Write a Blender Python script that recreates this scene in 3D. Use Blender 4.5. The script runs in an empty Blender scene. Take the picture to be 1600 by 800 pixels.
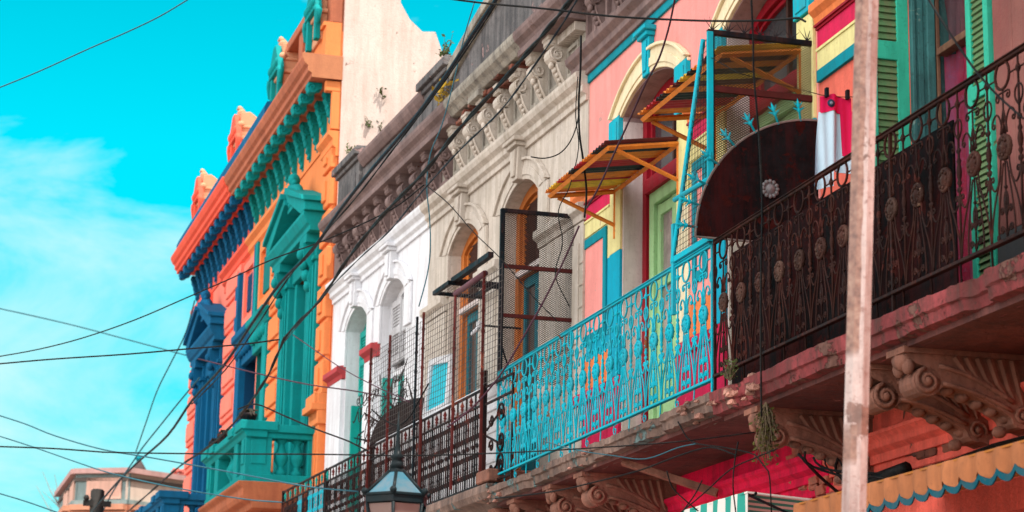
import bpy, bmesh, math, random
from mathutils import Matrix, Vector, Euler
from mathutils.geometry import tessellate_polygon
random.seed(7)
R = math.radians
PI = math.pi
sc = bpy.context.scene
col = sc.collection

# ------------------------------------------------------------------ camera
cam_d = bpy.data.cameras.new('camera'); cam = bpy.data.objects.new('camera', cam_d); col.objects.link(cam)
sc.camera = cam
F = 3400.0
yaw = math.atan((800 + 157) / F); pitch = math.atan(796 / F); roll = R(1.1)
fwd = Vector((math.sin(yaw) * math.cos(pitch), math.cos(yaw) * math.cos(pitch), math.sin(pitch)))
rt = Vector((math.cos(yaw), -math.sin(yaw), 0)); up = rt.cross(fwd)
rt2 = rt * math.cos(roll) + up * math.sin(roll); up2 = -rt * math.sin(roll) + up * math.cos(roll)
cm = Matrix((rt2, up2, -fwd)).transposed().to_4x4(); cm.translation = Vector((0, 0, 1.6))
cam.matrix_world = cm
cam_d.sensor_width = 36; cam_d.lens = F / 1600 * 36
cam_d.clip_start = 0.1; cam_d.clip_end = 3000
cam_d.dof.use_dof = True; cam_d.dof.focus_distance = 16.5; cam_d.dof.aperture_fstop = 3.8

# ------------------------------------------------------------------ light
sun_el, sun_az = R(65), R(145)          # azimuth clockwise from +Y: behind the camera, over the roofs on the right
w = bpy.data.worlds.new('World'); sc.world = w; w.use_nodes = True
nt = w.node_tree; N = nt.nodes; L = nt.links
bg = N['Background']; bg.inputs[1].default_value = 0.12
sky = N.new('ShaderNodeTexSky'); sky.sky_type = 'NISHITA'; sky.sun_disc = False
sky.sun_elevation = sun_el; sky.sun_rotation = sun_az
tc = N.new('ShaderNodeTexCoord')
def nmath(op, a, b=None, nt_=None):
    n = (nt_ or nt).nodes.new('ShaderNodeMath'); n.operation = op
    for i, v in enumerate((a, b)):
        if v is None: continue
        if isinstance(v, (int, float)): n.inputs[i].default_value = v
        else: (nt_ or nt).links.new(v, n.inputs[i])
    return n.outputs[0]
def nmix(f, a, b, nt_=None, bt='MIX'):
    T = nt_ or nt
    n = T.nodes.new('ShaderNodeMix'); n.data_type = 'RGBA'; n.blend_type = bt
    for k, v in ((0, f), (6, a), (7, b)):
        if hasattr(v, 'links'): T.links.new(v, n.inputs[k])
        elif k == 0: n.inputs[0].default_value = v
        else: n.inputs[k].default_value = (*v[:3], 1)
    return n.outputs[2]
def nramp(f, stops, nt_=None, interp='LINEAR'):
    T = nt_ or nt
    n = T.nodes.new('ShaderNodeValToRGB'); n.color_ramp.interpolation = interp
    e = n.color_ramp.elements
    while len(e) < len(stops): e.new(0.5)
    for el, (p, c) in zip(e, stops):
        el.position = p; el.color = (c, c, c, 1) if isinstance(c, (int, float)) else (*c, 1)
    T.links.new(f, n.inputs[0]); return n.outputs[0]
SKYK = 5.5                               # keeps the opening's cyan at the exposure below
# a clear cyan opening low in the north, unseen bright cloud added elsewhere to fill the shaded facades
dotn = N.new('ShaderNodeVectorMath'); dotn.operation = 'DOT_PRODUCT'
L.new(tc.outputs['Generated'], dotn.inputs[0]); dotn.inputs[1].default_value = (0.05, 0.96, 0.26)
opening = nramp(dotn.outputs['Value'], [(0.80, 0.0), (0.93, 1.0)])
sep = N.new('ShaderNodeSeparateXYZ'); L.new(tc.outputs['Generated'], sep.inputs[0])
cy = nramp(sep.outputs['Z'], [(0.0, (.30, .98, .98)), (0.10, (.10, .95, .98)), (0.17, (0.0, .86, 1.0)), (0.27, (0.0, .80, 1.0)), (0.36, (0.0, .56, .74)), (0.6, (0.02, .40, .60))])
mp = N.new('ShaderNodeMapping'); mp.vector_type = 'POINT'; L.new(tc.outputs['Generated'], mp.inputs[0])
mp.inputs['Rotation'].default_value = (0, R(24), 0); mp.inputs['Scale'].default_value = (5.0, 5.0, 13.0)
mp.inputs['Location'].default_value = (2.1, 1.7, 0.9)
nz = N.new('ShaderNodeTexNoise'); L.new(mp.outputs[0], nz.inputs['Vector']); nz.inputs['Scale'].default_value = 1.0
nz.inputs['Detail'].default_value = 9; nz.inputs['Roughness'].default_value = 0.6; nz.inputs['Distortion'].default_value = 0.5
low = nramp(sep.outputs['Z'], [(0.05, 0.34), (0.16, 0.19), (0.245, 0.105), (0.275, 0.02), (0.32, 0.05), (0.40, 0.08)])
cl = nramp(nmath('ADD', nmath('ADD', nz.outputs['Fac'], low), -0.1), [(0.52, 0.0), (0.63, 0.40), (0.80, 0.90)])
cyc = nmix(cl, cy, (.70, 1.0, 1.0))
cycs = nmix(1.0, cyc, (SKYK, SKYK, SKYK), bt='MULTIPLY')
nz2 = N.new('ShaderNodeTexNoise'); L.new(tc.outputs['Generated'], nz2.inputs['Vector']); nz2.inputs['Scale'].default_value = 2.2
nz2.inputs['Detail'].default_value = 5
cl2 = nramp(nz2.outputs['Fac'], [(0.30, 0.35), (0.6, 0.85)])
side = N.new('ShaderNodeVectorMath'); side.operation = 'DOT_PRODUCT'
L.new(tc.outputs['Generated'], side.inputs[0]); side.inputs[1].default_value = (-0.84, -0.40, 0.36)
brt = nramp(side.outputs['Value'], [(0.05, .0), (.35, .20), (.95, 1.0)])     # added unseen cloud bank, brightest across the street to light the facades
wide = nmix(1.0, nmix(cl2, sky.outputs[0], (9.2, 9.0, 8.8)), nmix(brt, (.07, .08, .09), (2.6, 2.52, 2.4)), bt='MULTIPLY')
fin = nmix(opening, wide, cycs)
L.new(fin, bg.inputs[0])

sd = bpy.data.lights.new('sun', 'SUN'); sun = bpy.data.objects.new('sun', sd); col.objects.link(sun)
sd.energy = 4.6; sd.angle = R(0.5); sd.color = (1.0, 0.93, 0.84)
sv = Vector((math.sin(sun_az) * math.cos(sun_el), math.cos(sun_az) * math.cos(sun_el), math.sin(sun_el)))
sun.rotation_euler = sv.to_track_quat('Z', 'Y').to_euler()
vs = sc.view_settings; sc.display_settings.display_device = 'sRGB'
vs.view_transform = 'Standard'; vs.look = 'None'; vs.gamma = 1; vs.exposure = 0.62; vs.use_curve_mapping = False
sc.render.resolution_x = 1024; sc.render.resolution_y = 512

# ------------------------------------------------------------------ helpers
class Frame:
    """a facade's own axes: x runs along the street away from the camera, y out of the wall, z up"""
    def __init__(s, x, y, ang):
        s.m = Matrix.Translation((x, y, 0)) @ Matrix.Rotation(R(90 + ang), 4, 'Z')
def fr_through(px, py, ang, o, s0):
    f = Frame(0, 0, ang); q = f.m @ Vector((s0, o, 0)); return Frame(px - q.x, py - q.y, ang)
T = Frame(6.3, 0, 0)
K = fr_through(5.5, 13.9, -.75, .8, 13.9)
M = fr_through(5.5, 19.3, 2.2, .8, 0)
_m = M.m @ Vector((11.046, 0, 0))
O = fr_through(_m.x, _m.y, .45, 0, 0)
G = Frame(0, 0, -90)                     # plain world axes
WM = {}

class MB:
    def __init__(s): s.v = []; s.f = []; s.sm = []
    def add(s, vs, fs, smooth=False):
        k = len(s.v); s.v += [tuple(v) for v in vs]; s.f += [tuple(i + k for i in f) for f in fs]; s.sm += [smooth] * len(fs); return s
    def box(s, a0, a1, b0, b1, c0, c1):
        v = [(x, y, z) for z in (c0, c1) for y in (b0, b1) for x in (a0, a1)]
        return s.add(v, [(0, 2, 3, 1), (4, 5, 7, 6), (0, 1, 5, 4), (2, 6, 7, 3), (0, 4, 6, 2), (1, 3, 7, 5)])
    def prism(s, poly, d0, d1, ax, holes=(), smooth=False):
        """poly in the two other axes, extruded along ax ('s','o','z')"""
        def mk(p, d):
            a, b = p
            return (d, a, b) if ax == 's' else (a, d, b) if ax == 'o' else (a, b, d)
        loops = [list(poly)] + [list(h) for h in holes]
        tris = tessellate_polygon([[Vector((p[0], p[1], 0)) for p in l] for l in loops])
        flat = [p for l in loops for p in l]; n = len(flat)
        k0 = len(s.v)
        s.add([mk(p, d0) for p in flat] + [mk(p, d1) for p in flat], [t for t in tris] + [tuple(i + n for i in reversed(t)) for t in tris])
        st = 0; sides = []
        for l in loops:
            m = len(l)
            for i in range(m):
                a = st + i; b = st + (i + 1) % m
                sides.append((a + k0, b + k0, b + n + k0, a + n + k0))
            st += m
        s.f += sides; s.sm += [smooth] * len(sides); return s
    def tube(s, pts, r, n=6, closed=False, flat=None, caps=True):
        P = [Vector(p) for p in pts]; m = len(P); vs = []
        rr = r if isinstance(r, (list, tuple)) else [r] * m
        prev = None
        for i, p in enumerate(P):
            if closed: t = P[(i + 1) % m] - P[i - 1]
            else: t = P[min(i + 1, m - 1)] - P[max(i - 1, 0)]
            if t.length < 1e-9: t = Vector((0, 0, 1))
            t.normalize()
            if prev is None:
                a = Vector((0, 1, 0)) if abs(t.y) < .9 else Vector((0, 0, 1))
                u = (a - t * a.dot(t)).normalized()
            else: 
                u = prev - t * prev.dot(t)
                u = u.normalized() if u.length > 1e-6 else Vector((0, 1, 0))
            prev = u; v = t.cross(u)
            for k in range(n):
                an = 2 * PI * k / n
                vs.append(p + u * math.cos(an) * rr[i] * (flat or 1) + v * math.sin(an) * rr[i])
        fs = []
        for i in range(m if closed else m - 1):
            j = (i + 1) % m
            for k in range(n):
                fs.append((i * n + k, i * n + (k + 1) % n, j * n + (k + 1) % n, j * n + k))
        if not closed and caps: fs += [tuple(reversed(range(n))), tuple(range((m - 1) * n, m * n))]
        return s.add(vs, fs, n > 5)
    def lathe(s, c, prof, n=10, ax='z', smooth=True):
        """prof list of (radius, height)"""
        vs = []
        for r, h in prof:
            for k in range(n):
                a = 2 * PI * k / n; x, y = r * math.cos(a), r * math.sin(a)
                vs.append((c[0] + x, c[1] + y, c[2] + h) if ax == 'z' else (c[0] + x, c[1] + h, c[2] + y) if ax == 'o' else (c[0] + h, c[1] + x, c[2] + y))
        fs = []
        for i in range(len(prof) - 1):
            for k in range(n): fs.append((i * n + k, i * n + (k + 1) % n, (i + 1) * n + (k + 1) % n, (i + 1) * n + k))
        fs += [tuple(reversed(range(n))), tuple(range((len(prof) - 1) * n, len(prof) * n))]
        return s.add(vs, fs, smooth)
    def blob(s, c, rad, sq=(1, 1, 1), n=8):
        prof = [(max(1e-4, rad * math.sin(PI * i / 6)), -rad * math.cos(PI * i / 6)) for i in range(7)]
        k = len(s.v); s.lathe((0, 0, 0), prof, n)
        for i in range(k, len(s.v)):
            v = s.v[i]; s.v[i] = (c[0] + v[0] * sq[0], c[1] + v[1] * sq[1], c[2] + v[2] * sq[2])
        return s
    def ribbon(s, outer, inner, d0, d1):
        """band between two polylines in (s,z) of equal length, thick along o"""
        n = len(outer)
        vs = [(p[0], d, p[1]) for d in (d0, d1) for l in (outer, inner) for p in l]
        fs = []
        for i in range(n - 1):
            a, b = i, i + 1
            fs += [(a, b, n + b, n + a), (2 * n + a, 3 * n + a, 3 * n + b, 2 * n + b), (a, 2 * n + a, 2 * n + b, b), (n + a, n + b, 3 * n + b, 3 * n + a)]
        fs += [(0, n, 3 * n, 2 * n), (n - 1, 3 * n - 1, 4 * n - 1, 2 * n - 1)]
        return s.add(vs, fs)

MESHN = [0]
def mesh_of(mb, mat, shift=(0, 0, 0), bevel=0, rough=0):
    me = bpy.data.meshes.new('shape'); sx, sy, sz = shift
    me.from_pydata([(a - sx, b - sy, c - sz) for a, b, c in mb.v], [], mb.f)
    for p, sm in zip(me.polygons, mb.sm): p.use_smooth = sm
    bm = bmesh.new(); bm.from_mesh(me)
    bmesh.ops.recalc_face_normals(bm, faces=bm.faces)
    if bevel:
        es = [e for e in bm.edges if len(e.link_faces) == 2 and e.calc_face_angle(0) > .6]
        bmesh.ops.bevel(bm, geom=es, offset=bevel, segments=1, affect='EDGES', clamp_overlap=True)
    if rough:
        rnd = random.Random(len(mb.v))
        for v in bm.verts: v.co += Vector((rnd.uniform(-1, 1), rnd.uniform(-1, 1), rnd.uniform(-1, 1))) * rough
    bm.to_mesh(me); bm.free()
    if mat is not None:
        me.materials.append(mat)
    return me
def link(name, data, fr, at, par=None, rot=None, scl=None):
    o = bpy.data.objects.new(name, data); col.objects.link(o)
    m = fr.m @ Matrix.Translation(at)
    if rot: m = m @ Euler(rot).to_matrix().to_4x4()
    if scl: m = m @ Matrix.Diagonal((*scl, 1))
    WM[o] = m
    if par is not None:
        o.parent = par; o.matrix_basis = WM[par].inverted() @ m
    else: o.matrix_basis = m
    return o
def bounds(mb):
    return [(min(v[i] for v in mb.v), max(v[i] for v in mb.v)) for i in range(3)]
def put(name, mb, mat, fr, par=None, bevel=0, rough=0, label=None):
    """a one-off mesh given in frame coordinates; its origin goes to the middle of its foot"""
    b = bounds(mb); at = ((b[0][0] + b[0][1]) / 2, (b[1][0] + b[1][1]) / 2, b[2][0])
    o = link(name, mesh_of(mb, mat, at, bevel, rough), fr, at, par)
    if label: o['label'] = label
    return o
def put_each(name, mb, mat, fr, par=None, bevel=0, rough=0):
    """one object per separate piece of the mesh"""
    par_ = list(range(len(mb.v)))
    def fd(i):
        while par_[i] != i: par_[i] = par_[par_[i]]; i = par_[i]
        return i
    for f in mb.f:
        for i in f[1:]: par_[fd(i)] = fd(f[0])
    isl = {}
    for fi, f in enumerate(mb.f): isl.setdefault(fd(f[0]), []).append(fi)
    gr = []
    for fl in isl.values():
        vs_ = [mb.v[i] for fi in fl for i in mb.f[fi]]
        bb = [(min(v[k] for v in vs_) - .004, max(v[k] for v in vs_) + .004) for k in range(3)]
        hit = [g for g in gr if all(g[0][k][0] <= bb[k][1] and bb[k][0] <= g[0][k][1] for k in range(3))]
        for g in hit:
            gr.remove(g); fl = fl + g[1]; bb = [(min(g[0][k][0], bb[k][0]), max(g[0][k][1], bb[k][1])) for k in range(3)]
        gr.append((bb, fl))
    for bb, fl in gr:
        q = MB(); mp_ = {}
        for fi in fl:
            f2 = []
            for i in mb.f[fi]:
                if i not in mp_: mp_[i] = len(q.v); q.v.append(mb.v[i])
                f2.append(mp_[i])
            q.f.append(tuple(f2)); q.sm.append(mb.sm[fi])
        put(name, q, mat, fr, par, bevel, rough)
def tag(o, label, cat, group=None):
    o['label'] = label; o['category'] = cat
    if group: o['group'] = group
    return o
def thing(name, fr, at, label, cat, group=None):
    return tag(link(name, None, fr, at), label, cat, group)
def structure(o): o['kind'] = 'structure'; return o
def copy_part(src, fr, at, par, rot=None, scl=None):
    o = src.copy(); col.objects.link(o)
    m = fr.m @ Matrix.Translation(at)
    if rot: m = m @ Euler(rot).to_matrix().to_4x4()
    if scl: m = m @ Matrix.Diagonal((*scl, 1))
    WM[o] = m; o.parent = par; o.matrix_basis = WM[par].inverted() @ m
    return o
def arc_pts(c, hw, zs, zc, n=14):
    """segmental arch from right spring to left spring (s falling), through the crown zc"""
    h = zc - zs; r = (hw * hw + h * h) / (2 * h); cz = zc - r; a = math.asin(min(1, hw / r))
    if h > hw: a = PI - a
    return [(c + r * math.sin(t), cz + r * math.cos(t)) for t in [a - 2 * a * i / n for i in range(n + 1)]]
def arch_hole(c, hw, z0, zs, zc): return [(c + hw, z0)] + arc_pts(c, hw, zs, zc) + [(c - hw, z0)]
def spiral(cx, cz, r0, turns, a0, d=1, n=14, r1=.2):
    out = []
    for i in range(n + 1):
        t = i / n; r = r0 * (1 - t * (1 - r1)); a = a0 + d * turns * 2 * PI * t
        out.append((cx + r * math.cos(a), cz + r * math.sin(a)))
    return out
def bez(p0, p1, p2, p3, n=8):
    o = []
    for i in range(n + 1):
        t = i / n; u = 1 - t
        o.append(tuple(u**3 * a + 3 * u * u * t * b + 3 * u * t * t * c + t**3 * d for a, b, c, d in zip(p0, p1, p2, p3)))
    return o

# ------------------------------------------------------------------ materials
def lin(c):
    return tuple((v / 255 / 12.92) if v / 255 <= .04045 else ((v / 255 + .055) / 1.055) ** 2.4 for v in c)
def base_mat(name, rough=.7, metal=0.0, spec=.5):
    m = bpy.data.materials.new(name); m.use_nodes = True
    b = m.node_tree.nodes['Principled BSDF']; b.inputs['Roughness'].default_value = rough; b.inputs['Metallic'].default_value = metal
    b.inputs['Specular IOR Level'].default_value = spec
    return m, m.node_tree, b
def noise(t, vec, scale, detail=4, rough=.55, dist=0.0):
    n = t.nodes.new('ShaderNodeTexNoise'); n.inputs['Scale'].default_value = scale; n.inputs['Detail'].default_value = detail
    n.inputs['Roughness'].default_value = rough; n.inputs['Distortion'].default_value = dist
    t.links.new(vec, n.inputs['Vector']); return n.outputs['Fac']
def scaled(t, vec, s, loc=(0, 0, 0)):
    n = t.nodes.new('ShaderNodeMapping'); n.inputs['Scale'].default_value = s; n.inputs['Location'].default_value = loc
    t.links.new(vec, n.inputs[0]); return n.outputs[0]
MC = {}
def paint(name, c, var=.10, grime=.35, gcol=(.10, .085, .07), peel=0.0, pcol=(.42, .36, .30), bump=.25, rough=.75, fine=38, dirtscale=1.0, srgb=False, metal=0.0, spec=.10):
    """weathered paint: patchy tone, rain streaks and dirt, worn spots that bare the layer below, grainy surface"""
    if name in MC: return MC[name]
    if srgb: c = lin(c)
    m, t, b = base_mat(name, rough, metal, spec)
    g = t.nodes.new('ShaderNodeNewGeometry'); pos = g.outputs['Position']
    n1 = noise(t, pos, 1.3, 5)
    f1 = nramp(n1, [(.32, 1 - var * 1.6), (.68, 1 + var)], t)
    cc = nmix(1.0, c, f1, t, 'MULTIPLY')
    n3 = noise(t, pos, 11, 6, .65)
    f3 = nramp(n3, [(.35, 1 - var * .8), (.65, 1 + var * .4)], t)
    cc = nmix(1.0, cc, f3, t, 'MULTIPLY')
    st = noise(t, scaled(t, pos, (5 * dirtscale, 5 * dirtscale, .55)), 1.6, 7, .68)
    fs = nramp(st, [(.44, 0.0), (.66, grime)], t)
    cc = nmix(fs, cc, gcol, t)
    sp = noise(t, pos, 30, 4, .7)
    fp = nramp(sp, [(.57, 0.0), (.66, grime * .8)], t)
    cc = nmix(fp, cc, gcol, t)
    nf = noise(t, pos, fine, 6, .6)
    hgt = nf
    if peel > 0:
        pn = noise(t, pos, 3.2, 9, .68, .4)
        fpe = nramp(pn, [(.67 - peel * .25, 0.0), (.685 - peel * .25, 1.0)], t)
        p2 = nramp(noise(t, pos, 16, 5), [(.35, .55), (.7, 1.15)], t)
        pc = nmix(1.0, pcol, p2, t, 'MULTIPLY')
        cc = nmix(fpe, cc, pc, t)
        hgt = nmath('SUBTRACT', nf, nmath('MULTIPLY', fpe, .8, t), t)
    t.links.new(cc, b.inputs['Base Color'])
    bp = t.nodes.new('ShaderNodeBump'); bp.inputs['Strength'].default_value = bump; bp.inputs['Distance'].default_value = .012
    t.links.new(hgt, bp.inputs['Height']); t.links.new(bp.outputs[0], b.inputs['Normal'])
    rg = nramp(n3, [(.3, max(0.05, rough - .12)), (.7, min(1, rough + .12))], t)
    t.links.new(rg, b.inputs['Roughness'])
    MC[name] = m; return m
TURQ = paint('turquoise enamel', (.002, .40, .52), .08, .25, (.12, .07, .04), peel=.06, pcol=(.20, .07, .03), rough=.55, bump=.12, fine=60, spec=.08)
IRON = paint('rusty dark iron', (.018, .007, .006), .35, .5, (.070, .020, .012), peel=.40, pcol=(.060, .014, .010), rough=.6, bump=.3, fine=90)
IRONM = paint('black iron with rust', (.010, .008, .009), .3, .5, (.07, .018, .012), peel=.30, pcol=(.12, .028, .02), rough=.55, bump=.2, fine=90)
MEDK = paint('flaked medallion', (.05, .018, .013), .5, .5, (.13, .08, .06), peel=.2, pcol=(.34, .22, .16), rough=.6, fine=90, bump=.5)
RUSTP = paint('rusty red post', (.13, .022, .02), .3, .4, (.06, .02, .015), peel=.3, pcol=(.32, .08, .05), rough=.7, fine=80)
DARKST = paint('dark steel paint', (.004, .011, .016), .3, .4, (.09, .03, .02), peel=.12, pcol=(.12, .03, .02), rough=.5, fine=60)
BARRUST = paint('rusty flat bar', (.075, .015, .014), .3, .4, (.03, .012, .01), peel=.2, pcol=(.16, .05, .035), rough=.7)
WIRE = {'k': paint('black cable', (.004, .005, .006), .1, .1, rough=.5), 'b': paint('blue black cable', (.004, .012, .022), .1, .1, rough=.45),
        't': paint('teal grey wire', (.03, .12, .16), .1, .1, rough=.5), 'p': paint('plum wire', (.07, .028, .045), .1, .1, rough=.5)}
PINK = paint('pink stucco', (.86, .32, .29), .06, .22, (.42, .16, .14), peel=.10, pcol=(.60, .36, .32), bump=.35)
SALM = paint('salmon stucco', (.80, .17, .12), .08, .3, (.35, .08, .06), peel=.04, pcol=(.7, .45, .4), bump=.35)
CREAM = paint('cream trim', (.80, .70, .47), .06, .3, (.40, .28, .15), peel=.04, pcol=(.7, .62, .6))
YELL = paint('pale yellow plaster', (.76, .70, .32), .06, .3, (.30, .20, .08), peel=.03, pcol=(.55, .3, .25))
CRIM = paint('crimson plaster', (.62, .02, .085), .1, .35, (.25, .02, .04), peel=.05, pcol=(.75, .25, .2))
CRIMD = paint('crimson woodwork', (.30, .008, .020), .12, .3, (.08, .01, .01), rough=.5)
TEALT = paint('teal trim', (.005, .26, .33), .1, .3, (.02, .08, .09), peel=.04, pcol=(.3, .35, .3))
BLUE2 = paint('bright blue plaster', (.005, .36, .52), .08, .3, (.02, .15, .2))
ORNG = paint('orange trim', (.78, .22, .07), .1, .3, (.3, .07, .03), peel=.03, pcol=(.7, .4, .3))
WJAMB = paint('dirty white jamb', (.66, .58, .56), .1, .45, (.33, .24, .22), peel=.03, pcol=(.4, .3, .3))
SOFF = paint('grimy rose soffit', (.36, .25, .24), .12, .5, (.16, .10, .10))
LGREEN = paint('light green woodwork', (.36, .62, .30), .08, .35, (.12, .22, .10), peel=.05, pcol=(.5, .4, .25), rough=.55)
GSHUT = paint('sea green shutter frame', (.04, .46, .31), .08, .35, (.02, .16, .10), peel=.03, pcol=(.2, .25, .12), rough=.55)
GSLAT = paint('olive green slats', (.10, .21, .09), .15, .45, (.20, .14, .08), peel=.05, pcol=(.35, .2, .12), rough=.6)
OLDTEAL = paint('flaking teal wood', (.05, .17, .17), .2, .6, (.02, .03, .03), peel=.36, pcol=(.22, .34, .31), rough=.7, bump=.5)
BROWNB = paint('rose brown boards', (.24, .095, .08), .14, .5, (.22, .05, .05), rough=.6)
GREYW = paint('dark grey dado', (.07, .075, .08), .1, .3)
STONEP = paint('pinkish grey stucco', (.235, .165, .155), .2, .65, (.13, .09, .09), peel=.12, pcol=(.24, .15, .13), bump=.6)
STONEG = paint('grey green stucco', (.36, .33, .28), .14, .7, (.10, .09, .085), peel=.10, pcol=(.22, .15, .13), bump=.6)
PARA = paint('sooty parapet stucco', (.165, .155, .155), .25, .85, (.045, .045, .05), peel=.22, pcol=(.36, .24, .23), bump=.7)
BEIGE = paint('beige stucco', (.56, .50, .44), .10, .6, (.30, .25, .19), bump=.4)
WHITE = paint('white stucco', (.74, .755, .79), .06, .38, (.42, .39, .40), bump=.35)
REDCAP = paint('red cap paint', (.50, .06, .07), .1, .3)
BRICK = paint('broken brick', (.22, .075, .05), .35, .6, (.05, .03, .03), peel=.3, pcol=(.30, .14, .10), bump=1.0, fine=20)
SLABP = paint('crumbling painted slab', (.24, .16, .13), .3, .8, (.08, .055, .05), peel=.30, pcol=(.13, .19, .19), bump=1.0, fine=16)
SLABC = paint('crimson washed slab', (.24, .05, .053), .3, .85, (.07, .035, .03), peel=.35, pcol=(.15, .075, .06), bump=1.0, fine=16)
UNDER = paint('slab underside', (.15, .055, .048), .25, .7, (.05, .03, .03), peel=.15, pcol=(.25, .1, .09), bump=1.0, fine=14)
CORB = paint('clay brown corbel', (.27, .12, .085), .2, .6, (.08, .045, .035), peel=.15, pcol=(.30, .15, .12), bump=.8, fine=24)
TERR = paint('crimson lower wall', (.72, .008, .06), .14, .45, (.14, .01, .02), peel=.08, pcol=(.35, .14, .10), bump=.7)
TERS = paint('salmon lower wall', (.85, .14, .10), .16, .5, (.34, .06, .045), peel=.16, pcol=(.24, .12, .09), bump=.8)
OWALL = paint('orange stucco', (.84, .26, .085), .05, .22, (.42, .11, .04), bump=.25)
OWALD = paint('burnt orange cornice', (.48, .155, .085), .12, .4, (.22, .07, .045), bump=.3)
OSALM = paint('coral stucco', (.90, .23, .165), .05, .18, (.6, .08, .05), bump=.25)
ORED = paint('bright coral red trim', (.85, .12, .07), .06, .2, (.5, .03, .02), bump=.2)
OTEAL = paint('sea teal plaster', (.003, .27, .27), .08, .3, (.01, .12, .12), bump=.25)
OTEALD = paint('deep teal plaster', (.005, .17, .16), .1, .3, (.01, .07, .07), bump=.2)
OBLUE = paint('deep blue plaster', (.004, .115, .25), .08, .3, (.004, .04, .09), bump=.2)
OBLUD = paint('navy door paint', (.004, .05, .12), .1, .3, (.004, .02, .05), bump=.2)
OPEACH = paint('peach stucco', (.62, .31, .18), .05, .25, (.5, .24, .14), bump=.25)
FIREW = paint('whitewashed party wall', (.68, .56, .50), .07, .4, (.46, .28, .22), peel=.14, pcol=(.55, .36, .3), bump=.4)
SLATEO = paint('rust orange slab', (.42, .13, .06), .12, .4, (.2, .05, .03))
WOODO = paint('varnished orange wood', (.52, .16, .035), .16, .45, (.18, .05, .02), rough=.5)
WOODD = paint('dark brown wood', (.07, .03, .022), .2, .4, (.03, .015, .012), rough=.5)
TGREEN = paint('turquoise green door', (.01, .36, .31), .1, .35, (.01, .15, .14), rough=.5)
LOUV = paint('grey white louvres', (.50, .50, .52), .1, .5, (.2, .2, .2), rough=.6)
DISC = paint('rusty sheet metal', (.007, .007, .008), .6, .75, (.040, .006, .006), peel=.42, pcol=(.035, .006, .005), rough=.7, bump=.35, spec=.05)
ROOFM = paint('roof tar', (.12, .10, .09), .1, .3)
GLASSM, _t, _b = base_mat('dark window glass', .08); _b.inputs['Base Color'].default_value = (.03, .04, .045, 1); _b.inputs['Specular IOR Level'].default_value = .8
PALEGL = paint('curtained glass', (.42, .34, .33), .3, .5, (.14, .12, .13), rough=.15, bump=.05, spec=.8)

def profile_mould(mb, s0, s1, pts): mb.prism(pts, s0, s1, 's'); return mb
def wall_with_holes(fr, par, name, mat, s0, s1, z0, z1, holes, th=.35, bevel=0):
    mb = MB(); mb.prism([(s0, z0), (s1, z0), (s1, z1), (s0, z1)], -th, 0, 'o', holes)
    return put(name, mb, mat, fr, par)

# ================================================================ GROUND
mb = MB(); mb.box(-400, 400, -300, 700, -.3, 0)
structure(put('ground', mb, paint('earth', (.20, .16, .14), .1, .3), G))
mb = MB(); mb.box(-4.2, 3.6, -60, 44, 0, .006)
structure(put('road', mb, paint('granite cobbles', (.30, .26, .23), .15, .3, bump=.6), G))
mb = MB(); mb.box(3.6, 7.5, -60, 44, 0, .13)
for k in range(30): mb.box(3.585, 3.605, -20 + k * 2, -20 + k * 2 + 1.98, 0, .135)
structure(put('pavement', mb, paint('concrete paving', (.38, .32, .29), .12, .3, bump=.5), G))

# ================================================================ CORBEL / CONSOLE MESHES
def console_mesh(mat, h=.62, d=.2, wd=.17, abacus=True, dent=True):
    """scrolled console: local x = width (s), y = out, z up, top at 0, wall at y 0"""
    mb = MB(); top = -.10 if abacus else 0
    r = d * .44; cy, cz = d - r * .95, top - r * 1.02
    prof = [(0, top), (d * .8, top)]
    prof += [(cy + r * math.cos(a), cz + r * math.sin(a)) for a in [R(70 - 25 * i) for i in range(9)]]
    n = 7
    for i in range(n + 1):
        t = i / n; z = cz - r * .8 + (-h - (cz - r * .8)) * t
        y = (cy - .2 * r) * (1 - t) ** 1.4 + .025 + .02 * math.sin(PI * t * 1.2)
        prof.append((y, z))
    prof += [(0, -h)]
    mb.prism(prof, -wd / 2, wd / 2, 's')
    for sx in (-1, 1):
        pts = [(sx * (wd / 2 + .003), y, z) for y, z in spiral(cy, cz, r * .86, 1.6, R(60), -1, 20, .15)]
        mb.tube(pts, r * .13, 5)
        mb.lathe((sx * (wd / 2 + .004) - .006, cy, cz), [(r * .22, 0), (r * .2, .012)], 8, 's')
        mb.tube([(sx * (wd / 2 + .003), a, b) for a, b in prof[12:-1]], r * .10, 5)
    # hanging leaf on the front of the tail
    for i in range(5):
        t = i / 4; z = cz - r - (h - abs(cz) - r) * (.05 + .8 * t); y = (cy - .2 * r) * (1 - t) ** 1.4 + .05
        mb.blob((0, y, z), .038 * (1 - .45 * t), (1.3, .8, 1.1), 6)
    if abacus:
        mb.box(-wd / 2 - .02, wd / 2 + .02, 0, d + .02, -.035, 0)
        mb.box(-wd / 2 - .005, wd / 2 + .005, 0, d + .0, -.10, -.035)
        if dent:
            for k in range(5): mb.box(-wd / 2 + .005 + k * .034, -wd / 2 + .027 + k * .034, d + .0, d + .012, -.085, -.035)
            for k in range(3):
                for sx in (-1, 1):
                    x = sx * (wd / 2 + .005)
                    mb.box(min(x, x + sx * .01), max(x, x + sx * .01), .03 + k * .055, .06 + k * .055, -.085, -.035)
    return mesh_of(mb, mat)
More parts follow.
